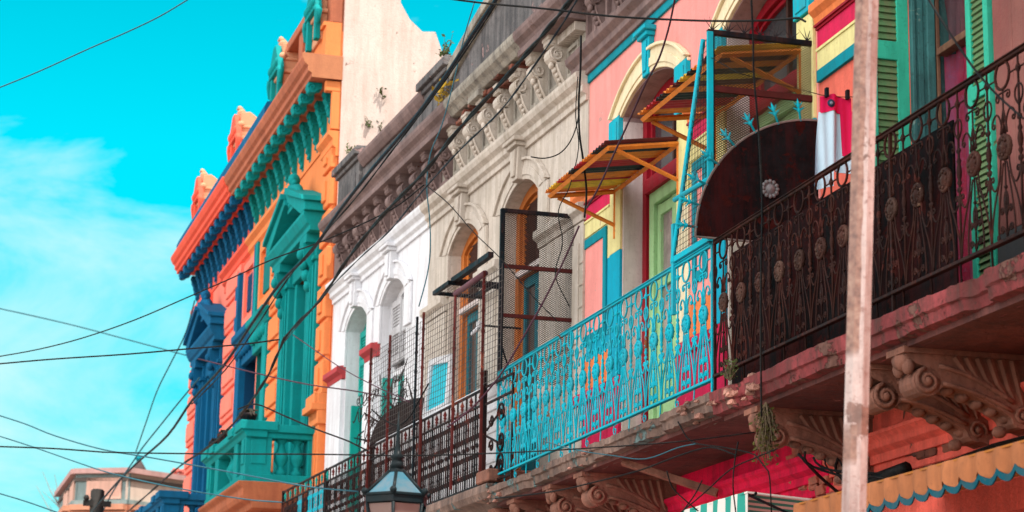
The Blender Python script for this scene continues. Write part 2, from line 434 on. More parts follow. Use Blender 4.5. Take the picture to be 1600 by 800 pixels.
def acanthus_mesh(mat, h=.62, d=.18, wd=.13):
    """leafy tapering bracket used under the far cornice"""
    mb = MB()
    prof = [(0, 0), (d, 0), (d * 1.02, -.06), (d * .86, -.13), (d * .92, -.2), (d * .74, -.27), (d * .74, -.34), (d * .52, -.40), (d * .46, -.48), (d * .22, -.54), (d * .16, -h), (0, -h)]
    mb.prism(prof, -wd / 2, wd / 2, 's')
    for i in range(6):
        t = i / 5; z = -.05 - .5 * t; y = d * (1.0 - .72 * t)
        for sx in (-1, 0, 1): mb.blob((sx * wd * .36, y, z), .05 * (1 - .35 * t), (.8, .7, 1.2), 6)
    for sx in (-1, 1):
        mb.tube([(sx * (wd / 2 + .002), y, z) for y, z in spiral(d * .55, -.14, .085, 1.4, R(50), -1, 16, .15)], .016, 5)
    return mesh_of(mb, mat)
def modillion_mesh(mat, d=.21, wd=.21, h=.16):
    mb = MB()
    prof = [(0, 0), (d, 0), (d, -h * .35), (d * .93, -h * .8), (d * .75, -h), (d * .45, -h * .9), (d * .2, -h * .6), (0, -h * .55)]
    mb.prism(prof, -wd / 2, wd / 2, 's')
    for i in range(4): mb.blob((0, d * (.85 - .2 * i), -h * (.85 - .1 * i)), .045, (2.2, .8, .7), 6)
    for sx in (-1, 1): mb.tube([(sx * wd / 2, y, z) for y, z in spiral(d * .72, -h * .45, h * .36, 1.2, 0, 1, 12, .2)], .014, 5)
    return mesh_of(mb, mat)

# ================================================================ FAR ORNATE BUILDING (orange and coral)
B_ = thing('ornate_building', O, (7, -2, 0), 'tall ornate building, near half orange with teal ornament, far half coral with deep blue', 'building')
LO = 14.1; SPL = 7.35
def two(name, build, mats, cut=SPL, **kw):
    """a run of moulding painted in the near and the far colour"""
    a = MB(); build(a, 0.0, cut); put(name, a, mats[0], O, B_, **kw)
    a = MB(); build(a, cut, LO); put(name, a, mats[1], O, B_, **kw)
def rect(s0, s1, z0, z1): return [(s1, z0), (s1, z1), (s0, z1), (s0, z0)]
wall_with_holes(O, B_, 'wall', OWALL, 0, 6.48, 0, 11.9, [rect(1.37, 2.75, 5.42, 9.1), rect(5.2, 6.35, 5.42, 8.5)], .4)
wall_with_holes(O, B_, 'wall', OSALM, 6.48, LO, 0, 11.9, [rect(10.4, 11.9, 5.42, 9.1), rect(6.55, 7.55, 5.42, 8.5)], .4)
mb = MB(); mb.box(.02, LO - .02, -9, -.4, 0, 11.5); put('rear_volume', mb, FIREW, O, B_)
mb = MB()
pts = [(0.0, 0), (0.0, 13.6), (-.35, 13.6)] + [(-.35 - .5 * math.sin(R(a)), 12.75 + .85 * math.cos(R(a))) for a in range(10, 91, 10)] + \
      [(-1.0, 12.5), (-1.2, 12.33), (-1.4, 12.35), (-1.5, 12.08), (-1.62, 11.6), (-1.8, 11.2), (-2.2, 10.9), (-9, 10.9), (-9, 0)]
mb.prism([(a, b) for a, b in pts], -.03, .3, 's'); put('party_wall', mb, FIREW, O, B_)
# string of mouldings: architrave, bed, cornice
def arch_(m, a, b): m.prism([(0, 10.28), (.05, 10.28), (.05, 10.40), (.10, 10.44), (.10, 10.54), (.17, 10.60), (.17, 10.66), (0, 10.66)], a, b, 's')
a = MB(); arch_(a, 0, .9); arch_(a, 3.1, SPL); put_each('architrave', a, OWALL, O, B_)
a = MB(); arch_(a, SPL, 10.3); arch_(a, 12.1, LO); put_each('architrave', a, ORED, O, B_)
two('frieze', lambda m, a, b: m.box(a, b, 0, .02, 10.68, 11.42), (OWALL, ORED))
m = MB(); m.prism([(0, 11.435), (.46, 11.435), (.46, 11.50), (.52, 11.53), (.52, 11.61), (.57, 11.65), (.61, 11.74), (.61, 11.80), (0, 11.80)], -.045, -.022, 's'); put('cornice_end', m, paint('orange cornice end', (.50, .20, .10), .08, .3, (.3, .1, .06)), O, B_)  # end face gets a lighter orange than the cornice, painting in its sunlight
two('cornice', lambda m, a, b: m.prism([(0, 11.44), (.46 + (.03 if a else 0), 11.44), (.46 + (.03 if a else 0), 11.50), (.51 + (.03 if a else 0), 11.53), (.51 + (.03 if a else 0), 11.61), (.56 + (.03 if a else 0), 11.65), (.60 + (.03 if a else 0), 11.74), (.60 + (.03 if a else 0), 11.79), (0, 11.79)], a if a else -.02, b + (.05 if a else 0), 's'), (OWALD, ORED), bevel=.006)
mb = MB(); mb.prism([(.27, 11.80), (.54, 11.80), (.54, 12.02), (.50, 12.12), (.27, 12.14)], 3.6, LO - .1, 's'); put('gutter_edge', mb, OBLUE, O, B_)
mb = MB(); mb.box(.02, LO - .1, .0, .26, 11.8, 12.28); mb.box(.02, 2.6, -.02, .30, 12.28, 12.34); put('parapet', mb, OWALL, O, B_)
mb = MB(); mb.box(0.02, .35, .0, .2, 12.34, 13.6); mb.box(2.3, 2.6, 0, .2, 12.34, 12.95); mb.box(.02, 4.0, -.03, .24, 12.95, 13.1); mb.box(.02, 4.0, -.03, .03, 12.2, 13.0); put('parapet', mb, OWALD, O, B_, bevel=.01)  # near parapet painted a darker orange so its end reads as shaded
bl = MB(); bl.lathe((0, 0, 0), [(.06, 0), (.06, .06), (.03, .1), (.075, .25), (.06, .36), (.035, .46), (.06, .52), (.06, .6)], 10)
blm = mesh_of(bl, OWALL)
for k in range(5): link('baluster', blm, O, (.75 + k * .34, .1, 12.34), B_)
# brackets in teal and blue
for k in range(24):
    s = .32 + k * .59
    if s > LO - .1: break
    mt, me1, me2 = (0, 0, 0)
    near = s < SPL - .1
    if k == 0:
        MODT, MODB = modillion_mesh(OTEAL), modillion_mesh(OBLUE)
        ACT, ACB = acanthus_mesh(OTEAL), acanthus_mesh(OBLUE)
    link('modillion', MODT if near else MODB, O, (s, .25, 11.435), B_)
    link('bracket', ACT if near else ACB, O, (s + .05, .0, 11.37), B_)
mb = MB(); mb.box(0.0, .12, 0, .24, 11.26, 11.42); mb.box(0.0, .08, 0, .14, 10.68, 11.26); put('end_block', mb, OWALL, O, B_, bevel=.01)
# rusticated piers
def pier(s0, s1, mat, z0=5.0, z1=10.4, o=.12):
    m = MB(); m.box(s0 + .02, s1 - .02, 0, o * .6, z0, z1)
    z = z0; h = .56
    while z < z1 - .1:
        e = min(z + h - .07, z1); m.box(s0, s1, 0, o, z, e); m.box(s0 + .18, s1 - .18, 0, o + .035, z + .09, e - .09)
        z += h
    m.box(s0 - .03, s1 + .03, 0, o + .05, z0 - .45, z0); m.box(s0 - .06, s1 + .06, 0, o + .09, z0 + 1.35, z0 + 1.42) if False else None
    put('rusticated_pier', m, mat, O, B_, bevel=.012)
pier(.04, .62, OWALL, 6.75); pier(3.5, 4.75, OWALL, 5.4); pier(8.0, 9.6, OSALM, 5.4); pier(12.75, LO, OSALM, 5.0)
mb = MB(); mb.box(0.02, .66, 0, .22, 6.6, 6.75); mb.box(.0, .7, 0, .26, 6.5, 6.6); mb.box(.06, .6, 0, .17, 6.38, 6.5); mb.box(.06, .6, 0, .14, 4.9, 6.38); mb.box(.18, .48, .14, .155, 5.3, 6.2)
put('pier_pedestal', mb, OWALL, O, B_, bevel=.012)
# pedimented window bays
def bay(c, mat, dark, n):
    m = MB()
    for sx in (-1, 1):
        x = c + sx * 1.08
        m.box(x - .30, x + .30, 0, .15, 5.42, 9.15); m.box(x - .20, x + .20, .15, .18, 5.8, 8.8)
        for k in (-.12, 0, .12): m.box(x + k - .03, x + k + .03, .18, .2, 5.9, 8.7)
        m.box(x - .34, x + .34, 0, .2, 5.42, 5.7); m.box(x - .33, x + .33, 0, .2, 8.85, 8.92)
    put_each('bay_pilaster', m, mat, O, B_, bevel=.012)
    for sx in (-1, 1):
        x = c + sx * 1.08
        m = MB(); m.box(x - .26, x + .26, 0, .30, 9.12, 9.25)
        m.prism([(0, 8.4), (.17, 8.45), (.24, 8.6), (.20, 8.75), (.3, 8.9), (.33, 9.12), (0, 9.12)], x - .15, x + .15, 's')
        for i in range(4): m.blob((x, .2 + .04 * i, 8.5 + .16 * i), .09, (1.3, .8, 1), 7)
        put('capital_scroll', m, mat, O, B_)
    m = MB(); m.prism([(0, 9.25), (.30, 9.25), (.30, 9.33), (.34, 9.36), (.40, 9.48), (.40, 9.54), (0, 9.54)], c - 1.55, c + 1.55, 's')
    put('entablature', m, mat, O, B_, bevel=.008)
    m = MB()
    m.prism([(c - 1.45, 9.54), (c + 1.45, 9.54), (c, 10.02)], 0, .12, 'o')
    for sx in (-1, 1):
        m.prism([(c + sx * 1.62, 9.54), (c + sx * 1.58, 9.72), (c + sx * .18, 10.14), (c + sx * .10, 10.02), (c + sx * 1.30, 9.54)], 0, .40, 'o')
        m.prism([(c + sx * 1.64, 9.68), (c + sx * 1.62, 9.76), (c + sx * .18, 10.22), (c + sx * .16, 10.12)], 0, .46, 'o')
    put('pediment', m, mat, O, B_, bevel=.008)
    m = MB(); m.box(c - .24, c + .24, .0, .32, 9.9, 10.05); m.blob((c, .26, 10.18), .16, (1, .9, 1.15)); m.blob((c, .28, 10.40), .10, (1, 1, 1.15))
    for sx in (-1, 1): m.tube([(c + sx * .1, .3, 10.22), (c + sx * .35, .28, 10.18), (c + sx * .6, .26, 9.98)], [.09, .08, .04], 7)
    for i in range(10):
        a = 2 * PI * i / 10; m.blob((c + .2 * math.cos(a), .3, 10.2 + .2 * math.sin(a)), .055, (1, 1, 1), 6)
    put('pediment_ornament', m, mat, O, B_)
    m = MB(); m.box(c - .78, c + .78, 0, .10, 8.9, 9.2); m.box(c - .78, c - .62, -.3, .06, 5.42, 8.9); m.box(c + .62, c + .78, -.3, .06, 5.42, 8.9)
    fr_ = put('door_surround', m, mat, O, B_, bevel=.01)
    m = MB(); m.box(c - .62, c + .62, -.34, -.28, 5.42, 8.95)
    for z in (5.6, 6.6, 7.8):
        for sx in (-1, 1): m.box(c + sx * .31 - .22, c + sx * .31 + .22, -.28, -.26, z, z + .85)
    put('balcony_door', m, dark, O, B_, bevel=.01)
bay(2.05, OTEAL, OTEALD, 0); bay(11.15, OBLUE, OBLUD, 1)
# middle bay: near half teal, far half blue
mc = 6.4
for (a, b, c1, mat, dk) in ((4.85, mc, 1, OTEAL, OTEALD), (mc, 7.9, -1, OBLUE, OBLUD)):
    m = MB(); m.box(a if c1 == 1 else b - .35, a + .35 if c1 == 1 else b, 0, .14, 5.42, 8.7)
    m.box(a if c1 == 1 else a, b, 0, .10, 8.4, 8.72); m.prism([(0, 8.72), (.12, 8.72), (.2, 8.84), (.24, 8.86), (.24, 8.98), (0, 8.98)], a - (.05 if c1 == 1 else 0), b + (.05 if c1 < 0 else 0), 's')
    for k in range(5): m.blob((a + .2 + k * .28, .14, 8.62), .09, (1, .8, 1.2), 6)
    put('window_surround', m, mat, O, B_, bevel=.01)
    m = MB(); m.box(a + .35, b - .02, -.36, -.3, 5.42, 8.62); m.box((a + b) / 2 + .0, (a + b) / 2 + .08, -.3, -.26, 5.42, 8.6); put('window', m, dk, O, B_)
    m = MB(); m.box((6.335, 7.535)[c1 < 0], (6.352, 7.552)[c1 < 0], -.3, .02, 5.42, 8.5); m.box((5.21, 6.56)[c1 < 0], (6.34, 7.54)[c1 < 0], -.3, .02, 8.48, 8.502); put('window_reveal', m, dk, O, B_)
m = MB()
for z0, z1 in ((9.15, 10.3),): m.ribbon([(4.95, z0), (4.95, z1), (6.25, z1), (6.25, z0), (4.95, z0)], [(5.1, z0 + .14), (5.1, z1 - .14), (6.1, z1 - .14), (6.1, z0 + .14), (5.1, z0 + .14)], 0, .07)
put('attic_panel_frame', m, OWALL, O, B_)
m = MB(); m.box(5.2, 6.0, 0, .03, 9.4, 10.05); put('attic_panel', m, OTEALD, O, B_)
m = MB(); m.ribbon([(6.75, 9.15), (6.75, 10.3), (7.9, 10.3), (7.9, 9.15), (6.75, 9.15)], [(6.9, 9.29), (6.9, 10.16), (7.75, 10.16), (7.75, 9.29), (6.9, 9.29)], 0, .07)
put('attic_panel_frame', m, OSALM, O, B_)
m = MB(); m.box(7.0, 7.65, 0, .03, 9.4, 10.05); put('attic_panel', m, OBLUD, O, B_)
m = MB(); m.box(6.36, 6.6, 0, .09, 8.98, 10.42); put('colour_strip', m, OTEAL, O, B_)
m = MB(); m.box(6.61, 6.72, 0, .09, 8.98, 10.42); m.box(7.98, 8.35, 0, .14, 8.98, 10.2); m.box(7.6, 8.0, 0, .13, 5.42, 8.98); put('colour_strip', m, OBLUE, O, B_)
# balustraded balconies
def balcony(s0, s1, mat, nm):
    D = 1.12
    m = MB(); m.prism([(0, 5.08), (D - .12, 5.08), (D - .10, 5.16), (D, 5.2), (D + .03, 5.26), (D + .03, 5.36), (D + .10, 5.42), (D + .10, 5.46), (0, 5.46)], s0 - .1, s1 + .1, 's')
    put('balcony_slab', m, SLATEO, O, B_, bevel=.01)
    bl = MB(); bl.lathe((0, 0, 0), [(.085, 0), (.085, .05), (.05, .09), (.045, .13), (.10, .22), (.105, .28), (.07, .36), (.045, .43), (.05, .47), (.085, .5), (.085, .52)], 12)
    bm_ = mesh_of(bl, mat)
    m = MB()
    for x in (s0, s1 - .38): m.box(x, x + .38, D - .38, D, 5.46, 6.22); 
    for x in (s0, s1 - .38): m.box(x + .08, x + .30, D, D + .015, 5.72, 6.08)
    for x in (s0 - .015,): m.box(x, x + .02, D - .30, D - .08, 5.72, 6.08)
    for x in (s0 + .75, s1 - 1.1): m.box(x, x + .3, D - .3, D, 5.46, 6.22)
    for x in (s0, s1 - .3): m.box(x, x + .3, 0.0, .22, 5.46, 6.18)
    put_each('pedestal', m, mat, O, B_, bevel=.012)
    m = MB(); m.box(s0 - .02, s0 + .3, .0, D, 5.46, 5.58); m.box(s1 - .3, s1 + .02, 0, D, 5.46, 5.58); m.box(s0, s1, D - .3, D + .02, 5.46, 5.58)
    put('plinth_course', m, mat, O, B_, bevel=.008)
    pr = lambda o0, o1: [(o0, 6.1), (o1, 6.1), (o1 + .03, 6.16), (o1 + .07, 6.18), (o1 + .07, 6.28), (o1 + .03, 6.3), (o0, 6.3)]
    m = MB(); m.prism(pr(D - .3, D), s0 - .06, s1 + .06, 's'); m.box(s0 - .07, s0 + .32, .0, D - .3, 6.18, 6.295); m.box(s0 - .02, s0 + .28, 0, D - .3, 6.1, 6.18); m.box(s1 - .3, s1 + .05, 0, D - .3, 6.1, 6.295)
    for x in (s0, s1 - .38): m.box(x - .1, x + .46, D - .44, D + .1, 6.2, 6.33)
    for x in (s0 + .75, s1 - 1.1): m.box(x - .04, x + .34, D - .3, D + .1, 6.2, 6.33)
    put('handrail', m, mat, O, B_, bevel=.008)
    for y in (.35, .58): link('baluster', bm_, O, (s0 + .14, y, 5.58), B_)
    n = int((s1 - s0 - 2.4) / .26)
    for k in range(max(0, n)): link('baluster', bm_, O, (s0 + 1.2 + k * .26, D - .15, 5.58), B_)
    for k in range(2):
        m = MB(); x = (s0 + .3, s1 - .5)[k]
        m.prism([(0, 4.3), (.3, 4.4), (.6, 4.75), (.8, 4.9), (.8, 5.08), (0, 5.08)], x, x + .25, 's'); put('balcony_bracket', m, SLATEO, O, B_)
balcony(.35, 4.0, OTEAL, 'teal'); balcony(9.25, 13.0, OBLUE, 'blue')

# gable-shaped roof ornaments standing on the cornice
def sq(m): m.v = [(a, b, 12.15 + (c - 12.1) * .80) for a, b, c in m.v]
def acroterion(s, fm, lab):
    t = thing('roof_ornament', O, (s, .2, 12.28), lab, 'roof ornament', 'roof ornaments along the ornate building')
    m = MB(); m.box(s - .36, s + .36, -.40, .30, 12.1, 12.62); m.box(s - .40, s + .40, -.45, .34, 12.62, 12.7)
    m.prism([(.30, 12.7), (.30, 13.28), (.14, 13.32), (0, 13.2), (-.2, 13.12), (-.36, 13.0), (-.45, 12.78), (-.47, 12.7)], s - .30, s + .30, 's')
    m.box(s - .33, s + .33, -.4, .32, 12.92, 12.98)
    sq(m); put('body', m, OPEACH, O, t, bevel=.01)
    m = MB(); m.prism([(s - .46, 12.7), (s + .46, 12.7), (s + .40, 12.86), (s + .1, 13.3), (s - .1, 13.3), (s - .40, 12.86)], .30, .40, 'o')
    m.box(s - .38, s - .24, .30, .38, 12.1, 12.7); m.box(s + .24, s + .38, .30, .38, 12.1, 12.7)
    for k in range(5): m.blob((s - .3 + k * .15, .40, 12.86), .07, (1, .6, 1.4), 6)
    for sx in (-1, 1): m.tube([(s + sx * .4, .36, 12.7), (s + sx * .5, .36, 12.6), (s + sx * .48, .36, 12.35)], [.07, .06, .03], 7)
    sq(m); put('front', m, fm, O, t, bevel=.006)
    m = MB(); m.lathe((s, .25, 13.26), [(.10, 0), (.05, .06), (.09, .12), (.05, .19), (.02, .22)], 9); m.tube([(s, .25, 13.44), (s + .08, .28, 13.54), (s + .20, .3, 13.52)], [.05, .04, .02], 7)
    for i in range(4): m.blob((s - .3 + .2 * i, .3, 13.0 + .24 * (1 - abs(i - 1.5) / 1.5)), .07, (1, 1, 1.2), 6)
    sq(m); put('finial', m, OPEACH if fm != ORED else OPEACH, O, t)
acroterion(3.75, OTEAL, 'teal fronted gable ornament on the cornice nearest the camera, above the near pediment')
acroterion(7.9, ORED, 'red fronted gable ornament in the middle of the roof edge beside the blue gutter')
acroterion(12.5, ORED, 'red fronted gable ornament at the far left end of the roof edge')
acroterion(.66, OTEAL, 'teal gable ornament cut off by the top of the photo beside the white party wall')

# pots on the balcony rail
for (s, o, k, lab) in ((1.0, 1.0, .72, 'large dark flowerpot with wilted plant on the near corner of the teal balustrade'), (3.0, 1.02, .62, 'small dark flowerpot at the middle of the teal balustrade'), (3.9, 1.02, .6, 'low dark bowl at the far end of the teal balustrade')):
    t = thing('flowerpot', O, (s, o, 6.33), lab, 'flowerpot', 'dark pots on the teal balustrade')
    m = MB(); m.lathe((s, o, 6.33), [(.10 * k, 0), (.12 * k, .03), (.17 * k, .2 * k), (.19 * k, .24 * k), (.19 * k, .28 * k), (.15 * k, .28 * k)], 12); put('pot', m, DARKST, O, t)
    m = MB()
    for i in range(14):
        a = i * 2.4; m.tube([(s, o, 6.33 + .25 * k), (s + .1 * math.cos(a) * k, o + .1 * math.sin(a) * k, 6.33 + .36 * k), (s + .24 * math.cos(a) * k, o + .2 * math.sin(a) * k, 6.33 + (.28 + .1 * math.sin(i)) * k)], [.012, .02, .006], 4)
    put('plant', m, paint('dry leaf', (.05, .045, .035), .3, .3), O, t)
# ================================================================ MIDDLE BUILDING (white and beige)
Q = thing('arched_window_house', M, (5.5, -2, 0), 'house with sooty cornice and arched windows, far half white, near half beige', 'building')
LM = 11.0; CUT = 6.0
ops = [(2.35, .6), (4.45, .6), (7.6, .6), (9.5, .6)]
hol = [arch_hole(c, h, 4.3, 7.47, 7.70) for c, h in ops]
wall_with_holes(M, Q, 'wall', BEIGE, .32, CUT, 0, 8.9, hol[:2], .42)
wall_with_holes(M, Q, 'wall', WHITE, CUT, LM, 0, 8.9, hol[2:], .42)
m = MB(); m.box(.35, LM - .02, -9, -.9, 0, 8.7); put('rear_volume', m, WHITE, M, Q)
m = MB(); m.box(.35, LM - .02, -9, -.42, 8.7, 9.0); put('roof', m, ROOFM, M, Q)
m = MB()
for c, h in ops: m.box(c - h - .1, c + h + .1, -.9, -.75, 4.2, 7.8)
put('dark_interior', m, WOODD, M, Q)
MOULD = [(0, 8.03), (.03, 8.03), (.03, 8.09), (.07, 8.12), (.07, 8.18), (.12, 8.22), (.14, 8.27), (.14, 8.31), (0, 8.34)]
for a, b, mt in ((.32, CUT, BEIGE), (CUT, LM, WHITE)):
    m = MB(); m.prism(MOULD, a, b, 's'); put('string_moulding', m, mt, M, Q, bevel=.004)
# frieze with sunk panels
for a, b, mt in ((.32, 5.6, STONEG), (5.6, LM, STONEP)):
    m = MB(); m.box(a, b, 0, .02, 8.34, 8.86); put('frieze', m, mt, M, Q)
BR0, BRD = .98, .575
for k in range(17):
    s = BR0 + k * BRD
    m = MB(); c = s - BRD / 2
    m.ribbon([(c - .17, 8.40), (c - .17, 8.72), (c + .17, 8.72), (c + .17, 8.40), (c - .17, 8.40)], [(c - .13, 8.44), (c - .13, 8.68), (c + .13, 8.68), (c + .13, 8.44), (c - .13, 8.44)], .02, .045)
    if k == 0: PANG, PANP = None, None
    put('frieze_panel', m, STONEG if s < 5.4 else STONEP, M, Q)
CG, CP = console_mesh(BEIGE, .52, .20, .17), console_mesh(STONEP, .52, .20, .17)
for k in range(17):
    s = BR0 + k * BRD
    link('bracket', CG if s < 4.6 else CP, M, (s, .02, 8.86), Q)
# cornice with broken stretches
COR = [(0, 8.86), (.30, 8.86), (.30, 8.93), (.27, 8.95), (.29, 8.99), (.34, 9.03), (.36, 9.08), (.36, 9.13), (0, 9.16)]
def jag(a, b, step=.13):
    out = []; s = a
    while s < b: out.append(s); s += step * random.uniform(.6, 1.4)
    return out + [b]
for a, b, mt in ((.32, 1.7, STONEP), (3.1, 3.5, STONEG), (4.3, LM - .35, STONEP)):
    m = MB(); m.prism(COR, a, b, 's'); put('cornice', m, mt, M, Q, bevel=.004)
m = MB(); m.prism([(0, 8.94), (.25, 8.94), (.29, 8.99), (.34, 9.03), (.36, 9.08), (.36, 9.13), (0, 9.16)], 1.7, 3.1, 's')
m.prism([(0, 8.94), (.25, 8.94), (.29, 8.99), (.34, 9.03), (.36, 9.08), (.36, 9.13), (0, 9.16)], 3.5, 4.3, 's'); put('cornice', m, STONEG, M, Q, bevel=.004)
m = MB()
for a, b in ((1.7, 3.1), (3.5, 4.3), (5.9, 6.5)):
    s = a
    while s < b:
        l = random.uniform(.1, .25); z = 8.80
        for r_ in range(3):
            d = random.uniform(.08, .27); m.box(s + random.uniform(0, .03), s + l, 0.0, d, z + r_ * .055, z + r_ * .055 + .048)
        s += l
put_each('exposed_bricks', m, BRICK, M, Q, bevel=.008, rough=.008)
m = MB()
for k in range(9): m.box(.36 + k * .06, .40 + k * .06, .02, .14, 8.76, 8.85)
put('dentils', m, BEIGE, M, Q)
# parapet, piers and raised scrolled centre
m = MB(); m.box(6.0, LM - .35, -.25, .06, 9.16, 9.62); put('parapet', m, PARA, M, Q)
m = MB(); m.prism([(-.28, 9.62), (.09, 9.62), (.14, 9.68), (.17, 9.74), (.17, 9.79), (-.3, 9.82)], 6.0, 9.2, 's'); put('parapet_coping', m, STONEP, M, Q, bevel=.006)
for s0, s1, zt in ((9.3, 10.5, 9.95), (4.98, 6.0, 9.92)):
    m = MB(); m.box(s0, s1, -.3, .12, 9.16, zt - .2); m.box(s0 + .15, s1 - .15, .12, .135, 9.3, zt - .34)
    m.box(s0 - .04, s1 + .04, -.34, .16, zt - .2, zt - .14); m.box(s0 - .09, s1 + .09, -.39, .21, zt - .14, zt - .04); m.box(s0 - .05, s1 + .05, -.35, .17, zt - .04, zt)
    put('parapet_pier', m, PARA, M, Q, bevel=.01)
pp = [(.32, 9.16), (4.98, 9.16), (4.98, 9.62)]
top = [(4.98 - 4.66 * t, 9.66 + .62 * (1 - (1 - t) ** 2.2)) for t in [i / 14 for i in range(15)]]
m = MB(); m.prism(pp[:2] + top, -.25, .05, 'o'); put('parapet', m, PARA, M, Q)
m = MB(); m.ribbon([(a, b + .12) for a, b in top], top, -.3, .14); m.ribbon([(a, b) for a, b in top], [(a, b - .06) for a, b in top], .0, .10); put('parapet_coping', m, STONEG, M, Q, bevel=.006)
m = MB(); m.prism([(0.05, 9.16), (.12, 9.16), (.12, 9.24), (.05, 9.27)], .32, 4.95, 's'); put('parapet_foot', m, STONEP, M, Q)
# window hoods, keystones
def hood(fr, par, c, hw, zs, zc, mat, wd=.3, o=.035, legs=.5):
    m = MB()
    inn = arc_pts(c, hw, zs, zc); n = len(inn) - 1
    out = arc_pts(c, hw + wd, zs + .05, zc + .24); mid = [((a[0] * .45 + b[0] * .55), (a[1] * .45 + b[1] * .55)) for a, b in zip(inn, out)]
    o2 = [((a[0] * .12 + b[0] * .88), (a[1] * .12 + b[1] * .88)) for a, b in zip(inn, out)]
    i2 = [((a[0] * .8 + b[0] * .2), (a[1] * .8 + b[1] * .2)) for a, b in zip(inn, out)]
    m.ribbon(out, inn, .002, o); m.ribbon(out, o2, o, o + .03); m.ribbon(mid, i2, o, o + .012)
    for sx in (-1, 1):
        x0, x1 = sorted((c + sx * hw, c + sx * (hw + wd))); m.box(x0 + .002, x1 - .002, .002, o, zs - legs, zs + .03)
    put('arch_moulding', m, mat, fr, par, bevel=.004)
def keystone(fr, par, c, zc, mat, o=.13, sc_=1.0):
    m = MB(); z0 = zc + .0; z1 = zc + .36
    m.prism([(c - .09 * sc_, z0), (c + .09 * sc_, z0), (c + .13 * sc_, z1), (c - .13 * sc_, z1)], 0, o * .8, 'o')
    m.prism([(c - .05 * sc_, z0 + .04), (c + .05 * sc_, z0 + .04), (c + .08 * sc_, z1 - .03), (c - .08 * sc_, z1 - .03)], o * .8, o, 'o')
    m.box(c - .16 * sc_, c + .16 * sc_, 0, o + .02, z1, z1 + .045); m.box(c - .2 * sc_, c + .2 * sc_, 0, o + .05, z1 + .045, z1 + .09)
    put('keystone', m, mat, fr, par, bevel=.006)
for i, (c, h) in enumerate(ops):
    mt = BEIGE if i < 2 else WHITE
    hood(M, Q, c, h, 7.47, 7.70, mt); keystone(M, Q, c, 7.70, mt)
# impost mouldings on the piers between openings
def impost(fr, par, a, b, z, mat, o=.1, name='impost_moulding'):
    m = MB(); m.prism([(0, z - .12), (o * .4, z - .12), (o * .5, z - .06), (o, z - .02), (o, z + .05), (0, z + .07)], a, b, 's'); put(name, m, mat, fr, par, bevel=.004)
for a, b in ((.33, 1.7), (3.0, 3.8), (5.1, 6.0)):
    impost(M, Q, a, b, 6.93, BEIGE)
    m = MB(); m.box(a + .02, b - .02, 0, .03, 4.3, 6.80); m.box(a + .12, b - .12, .03, .045, 5.6, 6.6)
    for k in range(5): m.box(a + .02, b - .02, .03, .04, 5.5 + k * .22, 5.515 + k * .22)
    put('pier_facing', m, BEIGE, M, Q, bevel=.003)
for a, b in ((8.25, 8.87), (10.12, 10.98)):
    impost(M, Q, a, b, 6.93, REDCAP, .13, 'red_impost'); m = MB(); m.box(a + .03, b - .02, 0, .06, 4.3, 6.80); put('pier_facing', m, WHITE, M, Q, bevel=.003)
# doors and windows inside the openings
def door(fr, par, c, hw, fmat, lmat, gmat, o=-.26, trans=True, sill=4.3, leaf=True, upmat=None, zs=7.47, zc=7.70, bar=6.55):
    root = link('balcony_door', None, fr, (c, o, sill), par)
    m = MB(); i1 = arch_hole(c, hw, sill, zs, zc); i2 = arch_hole(c, hw - .11, sill, zs - .01, zc - .11); m.ribbon(i1, i2, o - .1, o)
    i3 = arch_hole(c, hw - .11, sill, zs - .01, zc - .11); i4 = arch_hole(c, hw - .15, sill, zs - .01, zc - .15); m.ribbon(i3, i4, o - .1, o - .04)
    m.box(c - hw + .1, c + hw - .1, o - .1, o + .0, bar - .05, bar + .05)
    put('door_frame', m, fmat, fr, root, bevel=.004)
    # transom light
    m = MB(); m.prism(arch_hole(c, hw - .13, bar + .03, zs - .02, zc - .13), o - .09, o - .075, 'o'); put('transom_glass', m, gmat, fr, root)
    m = MB(); m.box(c - .025, c + .025, o - .085, o - .045, bar, zc - .13); put('glazing_bar', m, upmat or fmat, fr, root)
    if leaf:
        for sx in (-1, 1):
            x0, x1 = sorted((c + sx * .005, c + sx * (hw - .13)))
            m = MB(); H = bar - .06
            m.box(x0, x0 + .07, o - .10, o - .05, sill, H); m.box(x1 - .07, x1, o - .10, o - .05, sill, H)
            for z in (sill, 5.28, H - .1): m.box(x0 + .06, x1 - .06, o - .10, o - .05, z, z + .11)
            m.box(x0 + .06, x1 - .06, o - .09, o - .08, sill, 5.3)
            lf = put('door_leaf', m, lmat, fr, root, bevel=.004)
            m = MB(); m.box(x0 + .06, x1 - .06, o - .085, o - .075, 5.38, H - .08); g = put('pane', m, gmat, fr, lf)
    return root
def louvre(fr, par, name, c0, c1, z0, z1, o, fmat, smat, th=.05, rot=False, slatdir=1):
    """a louvred shutter leaf in the plane of the wall"""
    m = MB(); m.box(c0, c0 + .06, o, o + th, z0, z1); m.box(c1 - .06, c1, o, o + th, z0, z1)
    for z in (z0, (z0 + z1) / 2 - .04, z1 - .09): m.box(c0 + .05, c1 - .05, o, o + th, z, z + .09)
    r_ = put(name, m, fmat, fr, par, bevel=.004)
    m = MB(); z = z0 + .1
    while z < z1 - .1:
        m.prism([(o + .010, z + .05), (o + .018, z + .055), (o + th - .010, z), (o + th - .018, z - .004)], c0 + .05, c1 - .05, 's'); z += .042
    put('slats', m, smat, fr, r_); return r_
TEALD = paint('faded teal door', (.02, .20, .25), .2, .4, (.01, .06, .08), rough=.5)
